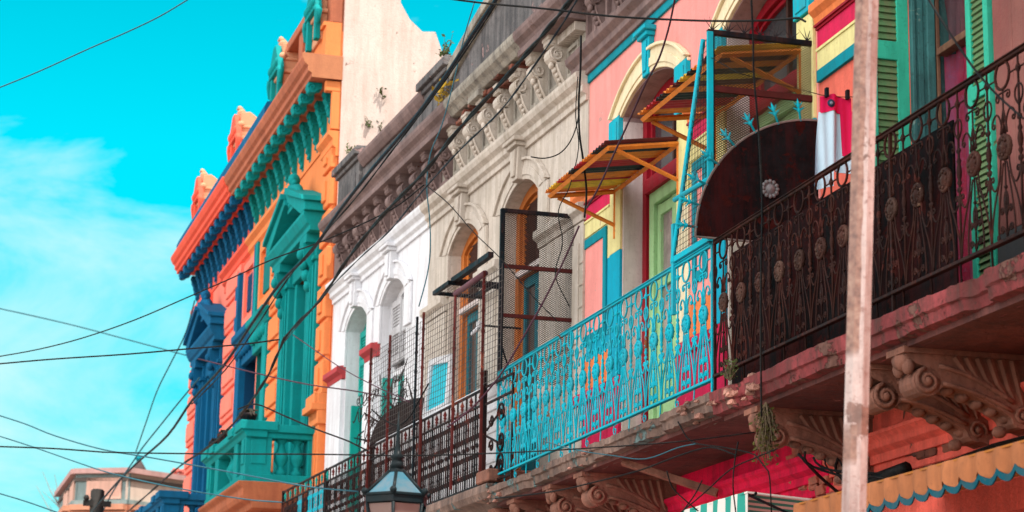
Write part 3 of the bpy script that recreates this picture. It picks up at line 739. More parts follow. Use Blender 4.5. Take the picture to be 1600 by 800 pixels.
for c in (2.35, 4.45):
    d = door(M, Q, c, .6, WOODO, TEALD, GLASSM, o=-.13, upmat=WOODD, bar=6.78)
    m = MB(); m.box(c - .5, c + .5, -.15, -.09, 6.74, 6.80); put('transom_bar', m, WJAMB, M, d)
    m = MB()
    for k in range(11): m.prism([(-.215, 6.86 + .062 * k), (-.20, 6.86 + .062 * k), (-.165, 6.91 + .062 * k), (-.18, 6.91 + .062 * k)], c - .42 + .012 * max(0, k - 7), c + .42 - .012 * max(0, k - 7), 's')
    put('dark_louvres', m, WOODD, M, d)
d = door(M, Q, 7.6, .6, WHITE, TGREEN, GLASSM, o=-.16, leaf=True)
louvre(M, Q, 'white_shutter', 7.62, 8.12, 6.65, 7.5, -.15, LOUV, LOUV)
louvre(M, Q, 'white_shutter', 7.08, 7.58, 6.65, 7.45, -.15, LOUV, LOUV)
m = MB(); m.box(8.12, 8.17, -.15, -.02, 4.3, 6.5); put('open_leaf', m, TGREEN, M, Q)
d = door(M, Q, 9.5, .6, TGREEN, TGREEN, GLASSM, o=-.22, bar=6.5)
louvre(M, Q, 'turquoise_shutter', 9.55, 10.02, 6.55, 7.45, -.21, TGREEN, TGREEN)
m = MB(); m.box(10.02, 10.08, -.20, -.08, 4.3, 6.42); put('open_leaf', m, TGREEN, M, Q)
# balcony slab and low white parapet behind the railing
m = MB(); m.prism([(0, 3.98), (.72, 3.98), (.80, 4.04), (.9, 4.06), (.93, 4.12), (.93, 4.19), (0, 4.22)], .45, 10.4, 's'); put('balcony_slab', m, SLABP, M, Q, bevel=.01, rough=.006)
m = MB(); m.box(.52, .9, .4, .9, 4.22, 4.34); m.prism([(0, 3.3), (.25, 3.35), (.6, 3.7), (.8, 3.98), (0, 3.98)], .6, .85, 's'); put('balcony_end_block', m, CORB, M, Q, bevel=.012)
m = MB(); m.box(1.05, 5.95, .56, .62, 4.22, 5.16); m.prism([(.54, 5.16), (.64, 5.16), (.66, 5.2), (.68, 5.24), (.68, 5.27), (.66, 5.29), (.54, 5.33)], 1.05, 5.95, 's')
for z in (4.5, 4.8, 5.02): m.box(1.05, 5.95, .62, .635, z, z + .03)
put('low_parapet', m, WHITE, M, Q, bevel=.004)
m = MB(); m.prism([(.0, 5.12), (.05, 5.12), (.08, 5.2), (.08, 5.25), (0, 5.27)], 5.95, 6.98, 's'); put('string_moulding', m, WHITE, M, Q)
# ================================================================ PINK HOUSE
H_ = thing('pink_house', T, (15, -2, 0), 'pink and salmon house with cream arches, teal trim, crimson bands and long crumbling balcony', 'building')
S0, S1 = 14.14, 20.0
D1, D2 = (17.85, .75), (15.22, .74)
wall_with_holes(T, H_, 'wall', PINK, S0, S1 + .05, 4.15, 8.3, [arch_hole(*D1, 4.3, 7.55, 7.74), arch_hole(*D2, 4.3, 7.55, 7.74)], .42)
m = MB(); m.box(7.0, S1, -9, -1.0, 0, 8.7); put('rear_volume', m, PINK, T, H_)
m = MB(); m.box(7.0, S1, -9, -.42, 8.7, 9.0); put('roof', m, ROOFM, T, H_)
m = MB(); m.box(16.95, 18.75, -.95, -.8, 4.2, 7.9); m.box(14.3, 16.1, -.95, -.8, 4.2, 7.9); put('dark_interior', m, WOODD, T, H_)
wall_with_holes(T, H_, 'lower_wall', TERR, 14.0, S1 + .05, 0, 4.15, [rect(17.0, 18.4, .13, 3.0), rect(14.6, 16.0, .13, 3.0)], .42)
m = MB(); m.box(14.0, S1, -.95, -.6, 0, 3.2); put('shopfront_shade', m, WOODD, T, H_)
hK = arch_hole(12.05, .56, 4.3, 7.0, 7.25)
wall_with_holes(K, H_, 'wall', SALM, 11.40, 14.14, 4.15, 8.3, [hK], .40)
wall_with_holes(K, H_, 'wall', SALM, 2.0, 11.40, 4.15, 8.3, [], .40)
wall_with_holes(K, H_, 'lower_wall', TERS, 2.0, 14.0, 0, 4.15, [rect(8.5, 11.5, .13, 3.1)], .40)
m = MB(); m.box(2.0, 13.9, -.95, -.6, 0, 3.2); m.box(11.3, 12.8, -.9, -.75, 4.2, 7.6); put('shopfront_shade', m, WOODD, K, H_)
# upper mouldings and frieze
TEALM = [(0, 8.20), (.025, 8.20), (.025, 8.28), (0, 8.28)]
for fr, a, b in ((T, 14.1, S1), (K, 2.0, 14.12)):
    m = MB(); m.prism(TEALM, a, b, 's'); put('teal_band', m, TEALT, fr, H_)
    m = MB(); m.prism([(0, 8.283), (.05, 8.283), (.05, 8.33), (.09, 8.36), (.09, 8.42), (.15, 8.47), (.16, 8.53), (0, 8.57)], a, b, 's'); put('string_moulding', m, STONEP, fr, H_, bevel=.004)
    m = MB(); m.box(a, b, -.4, .0, 8.3, 9.2); put('frieze', m, STONEP, fr, H_)
    m = MB(); m.prism([(0, 9.1), (.3, 9.1), (.3, 9.18), (.36, 9.28), (.36, 9.36), (0, 9.38)], a, b, 's'); m.box(a, b, -.3, .05, 9.38, 9.9); put('cornice', m, STONEP, fr, H_, bevel=.005)
CPk = console_mesh(STONEP, .50, .17, .15)
for k in range(9):
    s = 19.55 - k * .62
    if s < 14.3: break
    m = MB(); m.ribbon([(s - .2, 8.62), (s - .2, 9.04), (s + .12, 9.04), (s + .12, 8.62), (s - .2, 8.62)], [(s - .14, 8.68), (s - .14, 8.98), (s + .06, 8.98), (s + .06, 8.68), (s - .14, 8.68)], 0, .045)
    put('frieze_panel', m, STONEP, T, H_)
    link('bracket', CPk, T, (s - .31, 0, 9.1), H_)
m = MB()
for k in range(7): m.box(19.3 + k * .08, 19.35 + k * .08, 0, .09, 9.0, 9.09)
put('dentils', m, STONEP, T, H_)
# arches
for c, h in (D1, D2):
    hood(T, H_, c, h, 7.55, 7.74, CREAM, wd=.30, legs=.0); keystone(T, H_, c, 7.72, TURQ, .07, .8)
    m = MB()
    for sx in (-1, 1):
        x0, x1 = sorted((c + sx * h, c + sx * (h + .30))); m.box(x0 + .01, x1, 0, .05, 7.12, 7.57); m.box(x0 + .05, x1 - .05, .05, .06, 7.16, 7.52)
    put_each('impost_block', m, TURQ, T, H_, bevel=.004)
    m = MB(); m.ribbon(arch_hole(c, h, 4.3, 7.55, 7.74), arch_hole(c, h - .015, 4.3, 7.55, 7.725), -.42, .004); put('soffit_lining', m, SOFF, T, H_)
    m = MB(); m.box(c + h - .03, c + h - .014, -.41, .006, 4.3, 7.5); m.box(c - h + .014, c - h + .03, -.41, .006, 4.3, 7.5); put('jamb_lining', m, WJAMB, T, H_)
    m = MB()
    m = MB(); d = link('balcony_door', None, T, (c, -.2, 4.3), H_)
    m = MB(); hh = h - .03; m.ribbon(arch_hole(c, hh, 4.3, 7.53, 7.72), arch_hole(c, hh - .10, 4.3, 7.52, 7.62), -.28, -.18)
    m.ribbon(arch_hole(c, hh - .10, 4.3, 7.52, 7.62), arch_hole(c, hh - .14, 4.3, 7.5, 7.58), -.28, -.22); m.box(c - hh + .08, c + hh - .08, -.28, -.17, 6.78, 6.92)
    put('door_frame', m, CRIMD, T, d, bevel=.004)
    m = MB(); m.prism(arch_hole(c, hh - .12, 6.9, 7.5, 7.6), -.27, -.255, 'o'); put('transom_glass', m, GLASSM, T, d)
    m = MB(); m.box(c - .02, c + .02, -.26, -.22, 6.9, 7.6); m.box(c - hh + .1, c + hh - .1, -.265, -.2, 6.87, 6.94); put('glazing_bar', m, WOODD, T, d)
    m = MB(); m.ribbon([(c + hh - .12, 4.3), (c + hh - .12, 6.78), (c - hh + .12, 6.78), (c - hh + .12, 4.3)], [(c + hh - .24, 4.3), (c + hh - .24, 6.66), (c - hh + .24, 6.66), (c - hh + .24, 4.3)], -.28, -.205)
    put('inner_frame', m, LGREEN, T, d, bevel=.004)
    for sx in (-1, 1):
        x0, x1 = sorted((c + sx * .004, c + sx * (hh - .25)))
        m = MB(); m.box(x0, x0 + .08, -.30, -.24, 4.3, 6.65); m.box(x1 - .08, x1, -.30, -.24, 4.3, 6.65)
        for z in (4.3, 5.08, 5.86, 6.54): m.box(x0 + .07, x1 - .07, -.30, -.24, z, z + .1)
        m.box(x0 + .07, x1 - .07, -.29, -.27, 4.35, 5.1); m.box(x0 + .12, x1 - .12, -.27, -.255, 4.48, 5.0)
        lf = put('door_leaf', m, LGREEN, T, d, bevel=.004)
        m = MB(); m.box(x0 + .07, x1 - .07, -.28, -.27, 5.15, 6.56); put('pane', m, PALEGL, T, lf)
# painted bands and panels on the piers
def bands(fr, a, b, panel=True, low=True, ground=None):
    m = MB(); m.prism([(0, 6.97), (.04, 6.97), (.05, 7.02), (.09, 7.06), (.09, 7.12), (0, 7.14)], a, b, 's'); put('orange_moulding', m, ORNG, fr, H_, bevel=.003)
    m = MB(); m.prism([(0, 6.95), (.05, 6.95), (.05, 6.968), (0, 6.968)], a, b, 's'); m.box(a, b, 0, .035, 6.93, 6.949) ; put('dark_crimson_fillet', m, CRIMD, fr, H_)
    m = MB(); m.box(a, b, 0, .02, 6.79, 6.929); put('crimson_band', m, CRIM, fr, H_)
    m = MB(); m.box(a, b, 0, .024, 6.62, 6.789); m.box(a, b, 0, .035, 6.765, 6.785); put('yellow_band', m, YELL, fr, H_)
    if panel:
        m = MB(); m.box(a, b, 0, .010, 6.28, 6.619); put('yellow_ground', m, YELL, fr, H_)
        m = MB(); m.box(a, b, 0, .010, 5.40, 6.279); put('panel_ground', m, ground or BLUE2, fr, H_)
        a2, b2 = a + .10, b - .08
        m = MB(); m.ribbon([(a2, 5.55), (a2, 6.60), (b2, 6.60), (b2, 5.55), (a2, 5.55)], [(a2 + .09, 5.64), (a2 + .09, 6.51), (b2 - .09, 6.51), (b2 - .09, 5.64), (a2 + .09, 5.64)], .010, .03); put('teal_panel_frame', m, TEALT, fr, H_, bevel=.003)
        m = MB(); m.box(a2 + .09, b2 - .09, .0, .016, 5.64, 6.51); put('pink_panel', m, PINK, fr, H_)
        m = MB(); m.box(a, b, 0, .02, 5.10, 5.399); put('orange_dado', m, ORNG, fr, H_)
    else:
        m = MB(); m.box(a, b, 0, .03, 6.53, 6.619); put('teal_band', m, TEALT, fr, H_)
    if low:
        m = MB(); m.box(a, b, 0, .035, 4.15, 5.02); m.prism([(.035, 4.96), (.07, 4.98), (.09, 5.03), (.09, 5.07), (0, 5.10)], a, b, 's'); put('crimson_plinth', m, CRIM, fr, H_)
bands(T, 18.92, 19.98); bands(T, 16.28, 16.78 + .01, ground=PINK)
m = MB(); m.box(18.61, 18.91, 0, .028, 6.28, 7.11); m.box(16.8, 17.09, 0, .028, 6.28, 7.11); m.box(15.97, 16.26, 0, .028, 6.28, 7.11); m.box(14.17, 14.47, 0, .028, 6.28, 7.11); put_each('yellow_pilaster', m, YELL, T, H_, bevel=.003)
m = MB(); m.box(18.61, 18.91, 0, .028, 5.1, 6.279); m.box(14.17, 14.47, 0, .028, 5.1, 6.279); m.box(15.97, 16.26, 0, .028, 5.1, 6.279); put_each('blue_pilaster', m, BLUE2, T, H_, bevel=.003)
m = MB(); m.box(16.8, 17.09, 0, .028, 5.1, 6.279); put('cream_pilaster', m, CREAM, T, H_, bevel=.003)
m = MB(); [m.box(x, x + .3, 0, .034, 4.15, 5.095) for x in (18.61, 15.97, 16.79, 14.17)]; put_each('crimson_plinth', m, CRIM, T, H_, bevel=.003)
bands(K, 12.70, 14.12, panel=False)
# shuttered window of the near part
m = MB(); m.box(12.600, 12.613, -.40, .004, 4.3, 7.0); put('window_jamb', m, OLDTEAL, K, H_)
m = MB(); m.box(12.575, 12.61, -.17, -.11, 4.3, 7.0); m.box(12.59, 12.61, -.09, -.05, 4.3, 7.0); m.box(12.58, 12.61, -.03, .0, 4.3, 7.0); put('jamb_moulding', m, OLDTEAL, K, H_, bevel=.006)
wn = link('window', None, K, (12.05, -.18, 5.3), H_)
m = MB(); m.box(12.57, 12.60, -.20, -.175, 4.4, 7.1); m.box(11.5, 11.6, -.24, -.17, 4.4, 7.1)
for z in (4.4, 6.26, 7.0): m.box(11.55, 12.55, -.24, -.16, z, z + .05)
put('sash', m, paint('weathered brown sash', (.12, .06, .04), .3, .5, (.25, .14, .08)), K, wn, bevel=.004)
m = MB(); m.box(11.58, 12.57, -.215, -.21, 4.4, 7.05)
gl = bpy.data.materials.new('window pane'); gl.use_nodes = True; gt = gl.node_tree
gn = gt.nodes; gn.remove(gn['Principled BSDF']); tr_ = gn.new('ShaderNodeBsdfTransparent'); go_ = gn.new('ShaderNodeBsdfGlossy'); go_.inputs['Roughness'].default_value = .06
mx = gn.new('ShaderNodeMixShader'); mx.inputs[0].default_value = .07; gt.links.new(tr_.outputs[0], mx.inputs[1]); gt.links.new(go_.outputs[0], mx.inputs[2]); gt.links.new(mx.outputs[0], gn['Material Output'].inputs[0])
put('pane', m, gl, K, wn)
def drape(fr, par, s0, s1, z0, z1, o, mat, n=9, amp=.03):
    m = MB(); nx, nz_ = n * 6, 6; vs = []
    for j in range(nz_ + 1):
        for i in range(nx + 1):
            t = i / nx; q = j / nz_
            vs.append((s0 + (s1 - s0) * t + .02 * math.sin(q * 3 + i * .2), o + amp * math.sin(t * n * 2 * PI + q * 1.5) + .01 * math.sin(i * 1.7 + j), z0 + (z1 - z0) * q))
    fs = [(j * (nx + 1) + i, j * (nx + 1) + i + 1, (j + 1) * (nx + 1) + i + 1, (j + 1) * (nx + 1) + i) for j in range(nz_) for i in range(nx)]
    m.add(vs, fs, True); return put('curtain', m, mat, fr, par)
drape(K, wn, 11.5, 12.60, 4.4, 6.28, -.27, paint('wine red curtain', (.30, .012, .045), .35, .5, (.22, .10, .20), rough=.8, fine=12, bump=.1), 7)
drape(K, wn, 12.2, 12.60, 6.31, 7.1, -.27, paint('dark rose curtain', (.11, .035, .045), .3, .5, (.05, .05, .06), fine=12, bump=.1), 4)
drape(K, wn, 11.5, 12.2, 6.31, 7.1, -.27, paint('sea green curtain', (.06, .26, .22), .35, .5, (.20, .12, .13), fine=12, bump=.1), 5)
# left shutter swung out square to the wall, right one folded flat
def shutter_out(fr, par, s, o0, o1, z0, z1):
    m = MB(); m.box(s, s + .045, o0, o0 + .085, z0, z1); m.box(s, s + .045, o1 - .07, o1, z0, z1)
    for z in (z0, 6.23, z1 - .1): m.box(s, s + .045, o0 + .08, o1 - .06, z, z + .13)
    r_ = put('shutter', m, GSHUT, fr, par, bevel=.004)
    m = MB(); z = z0 + .13
    while z < z1 - .12:
        m.prism([(s + .006, z), (s + .012, z - .003), (s + .034, z + .058), (s + .028, z + .061)], o0 + .08, o1 - .06, 'o') if False else None
        m.add([(s + a_, o_, z + h_) for o_ in (o0 + .08, o1 - .06) for a_, h_ in ((.006, 0), (.012, -.003), (.034, .058), (.028, .061))], [(0, 1, 2, 3), (7, 6, 5, 4), (0, 4, 5, 1), (1, 5, 6, 2), (2, 6, 7, 3), (3, 7, 4, 0)])
        z += .047
    put('slats', m, GSLAT, fr, r_)
shutter_out(K, H_, 12.63, .0, .30, 4.6, 7.1)
louvre(K, H_, 'shutter', 11.43, 11.72, 4.4, 7.0, .0, GSHUT, GSLAT)
m = MB()
for k in range(12):
    s = 11.40 - k * .24; m.box(s - .235, s, 0, .03, 4.75, 8.19)
put('board_cladding', m, BROWNB, K, H_, bevel=.004)
m = MB(); m.box(8.5, 11.40, 0, .045, 4.15, 4.74); put('grey_dado', m, GREYW, K, H_)
# balcony slab
def rough_slab(fr, s0, s1, mat, um, z0, z1, D=.92):
    n = int((s1 - s0) / .06); m = MB(); vs = []; rnd = random.Random(3 if fr is T else 8)
    prof = [(D - .16, z0), (D - .12, z0 + .03), (D - .03, z0 + .04), (D - .02, z0 + .10), (D, z0 + .11), (D, z1 - .01), (D - .02, z1), (D - .4, z1 + .012)]
    for i in range(n + 1):
        s = s0 + (s1 - s0) * i / n; b = .008 * math.sin(s * 2.3) + .005 * math.sin(s * 7.1 + 1) + rnd.uniform(-.004, .004)
        bite = .05 if (math.sin(s * 3.7 + 2) > .90) else 0
        for j, (y, z) in enumerate(prof):
            vs.append((s, y + b * .5 - bite * (1 if j in (2, 3, 4, 5) else .5) + rnd.uniform(-.005, .005), z + (rnd.uniform(-.005, .005) if j > 0 else rnd.uniform(-.004, .004)) + (b * .35 if j >= 5 else 0)))
    k = len(prof)
    fs = [(i * k + j, i * k + j + 1, (i + 1) * k + j + 1, (i + 1) * k + j) for i in range(n) for j in range(k - 1)]
    fs += [tuple(range(k)), tuple(reversed(range(n * k, n * k + k)))]
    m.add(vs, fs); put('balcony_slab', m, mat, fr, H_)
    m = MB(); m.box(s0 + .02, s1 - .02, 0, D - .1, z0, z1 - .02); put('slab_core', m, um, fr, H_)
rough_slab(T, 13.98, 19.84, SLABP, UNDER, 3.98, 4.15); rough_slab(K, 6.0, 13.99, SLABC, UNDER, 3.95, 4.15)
m = MB()                                   # bricks and rubble showing at the slab joint and torn end
for k in range(46):
    s = random.choice((13.3, 14.2, 19.6, 16.9)) + random.uniform(-.35, .35); o = .9 + random.uniform(-.10, .05); z = 4.0 + random.uniform(-.02, .13); e = random.uniform(.02, .05)
    m.box(s, s + e * 1.6, o, o + e, z, z + e * .8)
put_each('loose_rubble', m, paint('pale rubble', (.45, .22, .17), .35, .5, bump=1.0), T, H_, bevel=.006, rough=.008)
# scrolled corbels under the slab
def corbel_mesh():
    mb = MB(); wd = .2
    prof = [(0, 0), (.80, 0), (.82, -.05), (.76, -.09)]
    r, cy, cz = .085, .69, -.19
    prof += [(cy + r * math.cos(a), cz + r * math.sin(a)) for a in [R(80 - 22 * i) for i in range(11)]]
    prof += bez((.58, -.20), (.42, -.24), (.28, -.30), (.18, -.36), 6)
    r2, c2, z2 = .07, .10, -.36
    prof += [(c2 + r2 * math.cos(a), z2 + r2 * math.sin(a)) for a in [R(-10 - 25 * i) for i in range(5)]] + [(0, -.45)]
    mb.prism(prof, -wd / 2, wd / 2, 's')
    for sx in (-1, 1):
        x = sx * (wd / 2 + .006)
        mb.tube([(x, y, z) for y, z in spiral(cy, cz, r * .9, 1.7, R(80), -1, 20, .12)], .014, 6)
        mb.tube([(x, y, z) for y, z in spiral(c2, z2, r2 * .85, 1.5, R(200), -1, 16, .12)], .012, 6)
        mb.tube([(x, y, z) for y, z in bez((.62, -.10), (.45, -.12), (.30, -.20), (.16, -.28), 8)], .016, 6)
        mb.tube([(x, y, z) for y, z in bez((.60, -.20), (.42, -.22), (.28, -.28), (.17, -.33), 8)], .013, 6)
        for i in range(6):
            t = i / 5; mb.tube([(x, .52 - .36 * t, -.04), (x, .46 - .34 * t, -.12 - .10 * t), (x, .36 - .26 * t, -.17 - .12 * t)], [.022, .018, .006], 5)
        mb.lathe((x - .012, cy, cz), [(.026, 0), (.022, .03), (.008, .036)] if sx > 0 else [(.008, -.012), (.022, -.006), (.026, .024)], 8, 's')
        mb.lathe((x - .012, c2, z2), [(.022, 0), (.018, .03), (.008, .034)] if sx > 0 else [(.008, -.01), (.018, -.006), (.022, .024)], 8, 's')
    mb.lathe((-wd / 2, cy, cz), [(r * .98, 0), (r * 1.02, wd * .15), (r * .9, wd * .5), (r * 1.02, wd * .85), (r * .98, wd)], 14, 's')
    mb.blob((0, .80, -.06), .07, (1.5, .6, .9)); mb.blob((-.06, .79, -.10), .05, (1, .7, 1.1)); mb.blob((.06, .79, -.10), .05, (1, .7, 1.1))
    for i in range(5): mb.blob((0, .52 - .09 * i, -.22 - .035 * i), .04, (1.5, 1, .8), 6)
    mb.blob((0, .2, -.44), .045, (1, 1, .8))
    mb.box(-wd / 2 - .02, wd / 2 + .02, 0, .84, -.035, 0.002)
    return mesh_of(mb, CORB)
cbm = corbel_mesh()
for fr, s, z in ((T, 17.25, 3.985), (T, 18.15, 3.985), (T, 19.3, 3.985), (K, 13.42, 3.955), (K, 11.72, 3.955), (K, 11.16, 3.955), (K, 9.4, 3.955)):
    link('corbel', cbm, fr, (s, .0, z), H_)
m = MB(); m.tube([(16.35, .75, 3.97), (15.9, .12, 3.70)], .032, 4); put('timber_prop', m, CORB, T, H_, rough=.006)
# mouldings on the lower wall
for fr, a, b, mt in ((T, 14.0, 19.9, TERR), (K, 6.0, 14.0, TERS)):
    m = MB(); m.prism([(0, 3.60), (.03, 3.60), (.03, 3.66), (.08, 3.69), (.08, 3.73), (.12, 3.76), (.12, 3.79), (0, 3.82)], a, b, 's'); m.prism([(0, 3.5), (.025, 3.5), (.025, 3.54), (0, 3.55)], a, b, 's'); put('lower_moulding', m, mt, fr, H_, bevel=.004, rough=.003)
m = MB()
for k in range(26):
    s = 12.6 + random.uniform(-.55, .35); z = random.uniform(3.3, 3.6); m.box(s, s + .13, 0, .02, z, z + .05)
put('bare_brick_patch', m, BRICK, K, H_, bevel=.006, rough=.006)
m = MB()
for k in range(30):
    s = 14.2 + random.uniform(-.5, .5); z = random.uniform(3.45, 3.95); m.box(s, s + .15, 0, random.uniform(.02, .06), z, z + .055)
put('bare_brick_patch', m, paint('salmon chipped brick', (.5, .14, .09), .3, .5, bump=1.0), K, H_, bevel=.008, rough=.008)
# ================================================================ CAST IRON RAILINGS
def scroll_panel_mesh(mat, p, r=.0068):
    m = MB(); q = p / 2
    def tb(pts, rr=r): m.tube([(a, 0, b) for a, b in pts], rr, 6)
    for sx in (-1, 1):
        f = lambda L_: [(sx * a, b) for a, b in L_]
        # small curls hanging below the ring
        tb(f([(.004, .80), (.03, .80)] + spiral(.055, .775, .027, 1.1, R(120), -1, 12, .25)))
        tb(f(bez((q - .006, .80), (q - .06, .78), (q - .05, .72), (q - .006, .69), 8)))
        # arch from the medallion up and over to the baluster
        tb(f(bez((.016, .57), (.03, .70), (.09, .73), (.125, .655), 10) + spiral(.108, .64, .020, 1.0, R(40), -1, 9, .3)))
        tb(f(bez((.004, .70), (.012, .66), (.03, .63), (.035, .575), 6)))
        tb(f(bez((.02, .42), (.06, .24), (.105, .10), (.085, .0), 10)))
        # hooks below the medallion rising to the baluster
        tb(f(bez((.045, .45), (.055, .30), (.12, .24), (.155, .33), 10) + spiral(.140, .352, .020, 1.1, R(-20), 1, 10, .3)))
        # funnel closing on the baluster foot
        tb(f(bez((.052, .36), (.10, .26), (.165, .16), (q - .004, .0), 10)))
        # loop and curls round the stem
        tb(f(bez((.0, .265), (.028, .24), (.028, .17), (.0, .15), 8)))
        tb(f([(.0, .13)] + bez((.0, .13), (.02, .17), (.055, .20), (.060, .165), 6) + spiral(.046, .160, .016, 1.0, R(20), -1, 9, .3)))
        tb(f([(.0, .02)] + bez((.0, .02), (.02, .07), (.058, .10), (.064, .066), 6) + spiral(.048, .060, .017, 1.0, R(20), -1, 9, .3)))
        tb(f([(q - .004, .885), (.078, .885)]), r * .9)
        m.blob((sx * (q - .012), 0, .40), .010, (1, 1, 1.6), 5); m.blob((sx * (q - .012), 0, .62), .009, (1, 1, 1.6), 5)
    tb([(0, .812), (0, .575)]); tb([(0, .425), (0, .0)])
    m.blob((0, 0, .21), .012, (1, 1, 2.2), 6); m.blob((0, 0, .285), .011, (1, 1, 1), 6)
    return mesh_of(m, mat)
def ring_mesh(mat):
    m = MB(); n = 22
    m.tube([(.077 * math.cos(2 * PI * i / n), 0, .077 * math.sin(2 * PI * i / n)) for i in range(n)], .0085, 6, closed=True); return mesh_of(m, mat)
def medal_mesh(mat):
    m = MB(); m.lathe((0, 0, 0), [(.058, -.016), (.070, -.010), (.072, 0), (.070, .010), (.058, .016), (.050, .010), (.034, .012), (.020, .022), (.004, .026)], 20, 'o')
    for k in range(8):
        a = 2 * PI * k / 8; m.blob((.045 * math.cos(a), .014, .045 * math.sin(a)), .012, (1, .8, 1), 6)
        m.blob((.045 * math.cos(a), -.014, .045 * math.sin(a)), .012, (1, .8, 1), 6)
    m.blob((0, -.018, 0), .02); return mesh_of(m, mat)
def baluster_mesh(mat):
    m = MB(); m.lathe((0, 0, 0), [(.007, 0), (.007, .30), (.014, .33), (.007, .35), (.007, .42), (.015, .44), (.009, .455), (.013, .47), (.017, .50), (.013, .53), (.009, .545), (.015, .56), (.007, .58), (.007, .69), (.012, .70), (.007, .715), (.007, .86), (.014, .875), (.017, .885), (.014, .895), (.007, .91), (.006, .975)], 8); return mesh_of(m, mat)
def cast_railing(fr, s0, s1, zb, zt, mat, mm, label, n, first, par_rot=None, topmat=None):
    t = thing('balcony_railing', fr, ((s0 + s1) / 2, .8, zb), label, 'railing')
    m = MB(); m.box(s0, s1, .785, .815, zt - .012, zt + .006); m.box(s0, s1, .775, .825, zt + .006, zt + .014); put('top_rail', m, topmat or mat, fr, t, bevel=.003)
    m = MB(); m.box(s0, s1, .78, .82, zb - .012, zb + .008); put('bottom_rail', m, mat, fr, t, bevel=.003)
    p = (s1 - s0) / n
    sm_, rm, mdm, bm_ = scroll_panel_mesh(mat, p, .0068 if mat is TURQ else .0058), ring_mesh(mat), medal_mesh(mm), baluster_mesh(mat)
    for k in range(n):
        c = s0 + p * (k + .5)
        link('scrollwork', sm_, fr, (c, .8, zb), t); link('ring', rm, fr, (c, .8, zb + .895), t); link('medallion', mdm, fr, (c, .8, zb + .50), t)
        if k: link('baluster', bm_, fr, (s0 + p * k, .8, zb), t)
    for s in ([s0, s1] + first):
        m = MB(); m.box(s - .010, s + .010, .79, .81, zb - .12, zt + .005); put('post', m, mat, fr, t, bevel=.002)
    return t, p
tr, pT = cast_railing(T, 14.24, 19.93, 4.29, 5.268, TURQ, TURQ, 'turquoise painted cast iron balcony railing with rings and round medallions', 16, [17.6])
kr, pK = cast_railing(K, 8.30, 14.20, 4.305, 5.275, IRON, MEDK, 'dark rusty cast iron balcony railing with brown medallions, nearest the camera behind the pole', 17, [11.25])
# curls under the turquoise bottom rail
m = MB()
for k in range(15):
    c = 14.6 + k * .36
    if k % 2: m.tube([(a, .8, b) for a, b in [(c - .1, 4.28)] + spiral(c, 4.225, .045, 1.2, R(90), -1, 12, .25)], .005, 5)
    else: m.tube([(c, .8, 4.28), (c + .02, .8, 4.16)], .006, 5)
put_each('foot_curl', m, TURQ, T, tr)
m = MB()
for k in range(16):
    c = 8.6 + k * .36; m.tube([(c, .8, 4.30), (c - .01, .8, 4.14)], .007, 5)
    put_each('foot_stub', m, IRON, K, kr)
# sheet metal backing fixed behind the dark railing
m = MB(); m.box(10.62, 14.10, .70, .712, 4.17, 5.18); o_ = put('metal_sheet', m, DISC, K, None); tag(o_, 'long dark sheet metal panel standing behind the rusty dark railing', 'metal sheet')
# black railing of the arched window house
br = thing('balcony_railing', M, (5.5, .8, 4.24), 'long black iron railing with spear points in front of the white and beige house', 'railing')
m = MB(); m.box(.98, 10.18, .788, .812, 5.17, 5.195); put('top_rail', m, IRONM, M, br, bevel=.003)
m = MB(); m.box(.98, 10.18, .788, .812, 5.022, 5.042); put('middle_rail', m, IRONM, M, br, bevel=.003)
m = MB(); m.box(.98, 10.18, .788, .812, 4.235, 4.26); put('bottom_rail', m, IRONM, M, br, bevel=.003)
PM = .3067
def mpanel(mat):
    m = MB(); q = PM / 2
    tb = lambda pts, r=.0080: m.tube([(a, 0, b) for a, b in pts], r, 5)
    for x in (-q / 2, q / 2):
        for z, d in ((.68, 1), (.50, -1), (.30, 1), (.13, -1)):
            for sx in (-1, 1):
                tb([(x + sx * .004, z - d * .08)] + [(x + sx * (a), b) for a, b in spiral(.034, z, .032, 1.15, R(200 if d > 0 else 160), -d, 12, .25)])
        tb([(x, 0), (x, .79)], .006); m.blob((x, 0, .40), .016, (1, 1, 1.8), 6); m.blob((x, 0, .59), .012, (1, 1, 2), 6); m.blob((x, 0, .21), .012, (1, 1, 2), 6)
    tb([(0, 0), (0, .79)], .006)
    return mesh_of(m, mat)
def spear(mat):
    m = MB(); m.lathe((0, 0, 0), [(.008, 0), (.008, .03), (.02, .045), (.008, .055), (.022, .075), (.012, .10), (.001, .13)], 6); m.tube([(-.028, 0, .055), (.028, 0, .055)], .007, 5); return mesh_of(m, mat)
mp1, mp2, sp1, sp2 = mpanel(IRONM), mpanel(TURQ), spear(RUSTP), spear(TGREEN)
mbar = mesh_of(MB().box(-.008, .008, -.008, .008, 0, .93), IRONM)
for k in range(30):
    s = .98 + PM * k
    teal = k in (22, 23, 24, 26)
    link('scrollwork', mp2 if teal else mp1, M, (s + PM / 2, .8, 4.25), br); link('bar', mbar, M, (s, .8, 4.25), br)
    link('spear_point', sp2 if k > 20 else sp1, M, (s + PM / 2, .8, 5.04), br)
for s in (.98, 3.3, 5.4, 7.6, 10.17):
    m = MB(); m.box(s - .016, s + .016, .782, .818, 4.12, 5.2 if s > 1 else 5.36); put('post', m, IRONM, M, br)
